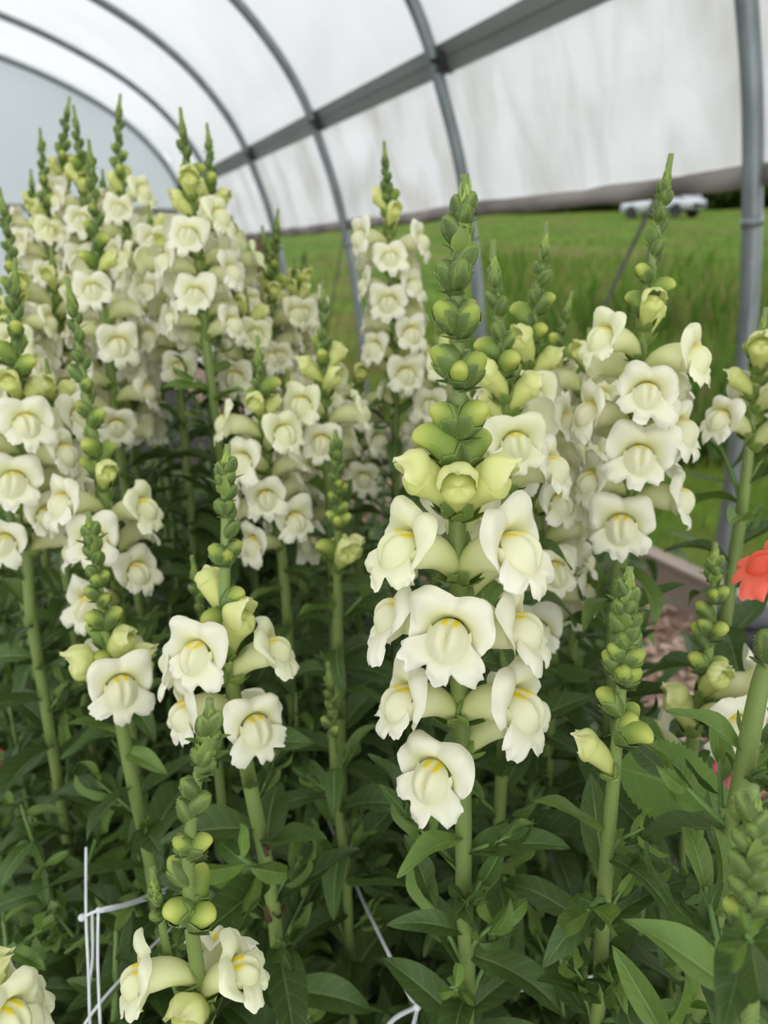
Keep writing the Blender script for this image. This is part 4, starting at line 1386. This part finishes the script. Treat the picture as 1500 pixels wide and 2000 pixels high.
tag(link('undergrowth', mb.mesh('undergrowth', M_leaf)), 'dark mass of lower snapdragon leaves filling the bed', 'foliage', None, 'stuff')

# ------------------------------------------------------------------ broad toothed leaf plant
e = empty('broad_leaf_plant', at(1300, 1560, .42)*1)
b = Vector((e.location.x+.06, e.location.y+.05, 0)); e.location = b
bm_ = MB()


def broad(u, v):
    wv = .5*math.sin(PI*max(.02, min(.985, v**.8)))**.7
    wv *= 1+.05*(abs(u) > .95)*((int(v*40) % 2)*2-1)
    return (u*wv*.78, v, .10*abs(u)*wv-.22*v*v+.02*math.sin(v*14)*abs(u))


bm_.grid(broad, [-1, -.7, -.4, -.05, 0, .05, .4, .7, 1], lin(41), lambda u, v, p: mix((.135, .235, .045), (.26, .36, .12), .6 if abs(u) < .02 else 0))
bme = bm_.mesh('leaf', M_broad)
mb = MB(); mb.tube([(0, 0, 0), (.01, 0, .3), (0, .01, .70)], [.005, .004, .003], 8, (.15, .24, .06)); link('stem', mb.mesh('stem', M_stem), e)


def aim_leaf(me, root, tip, upv, wscale=1.):
    y = (tip-root); L = y.length; y.normalize()
    x = y.cross(upv).normalized(); z = x.cross(y)
    return Matrix(((x.x*L*wscale, y.x*L, z.x*L, root.x), (x.y*L*wscale, y.y*L, z.y*L, root.y), (x.z*L*wscale, y.z*L, z.z*L, root.z), (0, 0, 0, 1)))


link('leaf', bme, e, Matrix.Translation(-b) @ aim_leaf(bme, at(1210, 1500, .37), at(1440, 1560, .345), Vector((-.25, -.55, .8)), .95))
link('leaf', bme, e, Matrix.Translation(-b) @ aim_leaf(bme, at(1450, 1500, .52), at(1330, 1470, .60), Vector((0, -.2, 1)), .8))
tag(e, 'broad toothed green leaf of another plant behind the plump-budded spike', 'plant')

# ------------------------------------------------------------------ support netting of white twine
e = empty('support_netting', (0, .4, .6))
eo = Vector((0, .4, .6))
mb = MB()


def strand(pts, r=.0009):
    mb.tube([p-eo for p in catmull(pts, 4)], r, 6)


strand([at(168, 1655, .40), at(168, 1790, .40), at(172, 1880, .40), at(176, 2010, .40)])
strand([at(180, 1780, .41), at(181, 1870, .41), at(174, 1930, .405), at(176, 2010, .40)])
strand([at(192, 1780, .40), at(191, 1880, .40), at(196, 2010, .40)])
strand([at(160, 1792, .40), at(200, 1775, .40), at(255, 1762, .42), at(340, 1730, .48), at(480, 1680, .56), at(600, 1640, .64)])
strand([at(196, 1780, .40), at(250, 1768, .42), at(340, 1738, .48)])
strand([at(150, 2030, .39), at(172, 1990, .395), at(215, 1935, .41), at(300, 1845, .45), at(420, 1720, .54), at(590, 1480, .78)])
strand([at(770, 1885, .40), at(800, 1945, .385), at(815, 1966, .38), at(805, 2010, .37)], .0012)
strand([at(815, 1966, .38), at(850, 1940, .39), at(900, 1930, .40), at(1000, 1935, .42), at(1200, 1900, .46)], .0012)
strand([at(815, 1966, .38), at(770, 1990, .37), at(740, 2030, .36)], .0012)
strand([at(770, 1885, .40), at(700, 1740, .50), at(640, 1600, .62), at(590, 1475, .76)], .0011)
strand([at(560, 1500, .76), at(590, 1478, .76), at(650, 1450, .80), at(760, 1400, .9)], .0012)
for p, r in (((160, 1792, .40), .0022), ((815, 1966, .378), .0022), ((590, 1478, .76), .003), ((192, 1778, .40), .0018)):
    c_ = at(*p)-eo
    mb.grid(lambda u, v: c_+Vector((math.cos(u)*math.sin(v), math.sin(u)*math.sin(v), math.cos(v)))*r, [2*PI*k/8 for k in range(8)], [PI*k/6 for k in range(7)], wrap=True)
link('twine_mesh', mb.mesh('twine_mesh', M_net), e)
tag(e, 'white plastic twine netting supporting the snapdragon stems', 'netting')
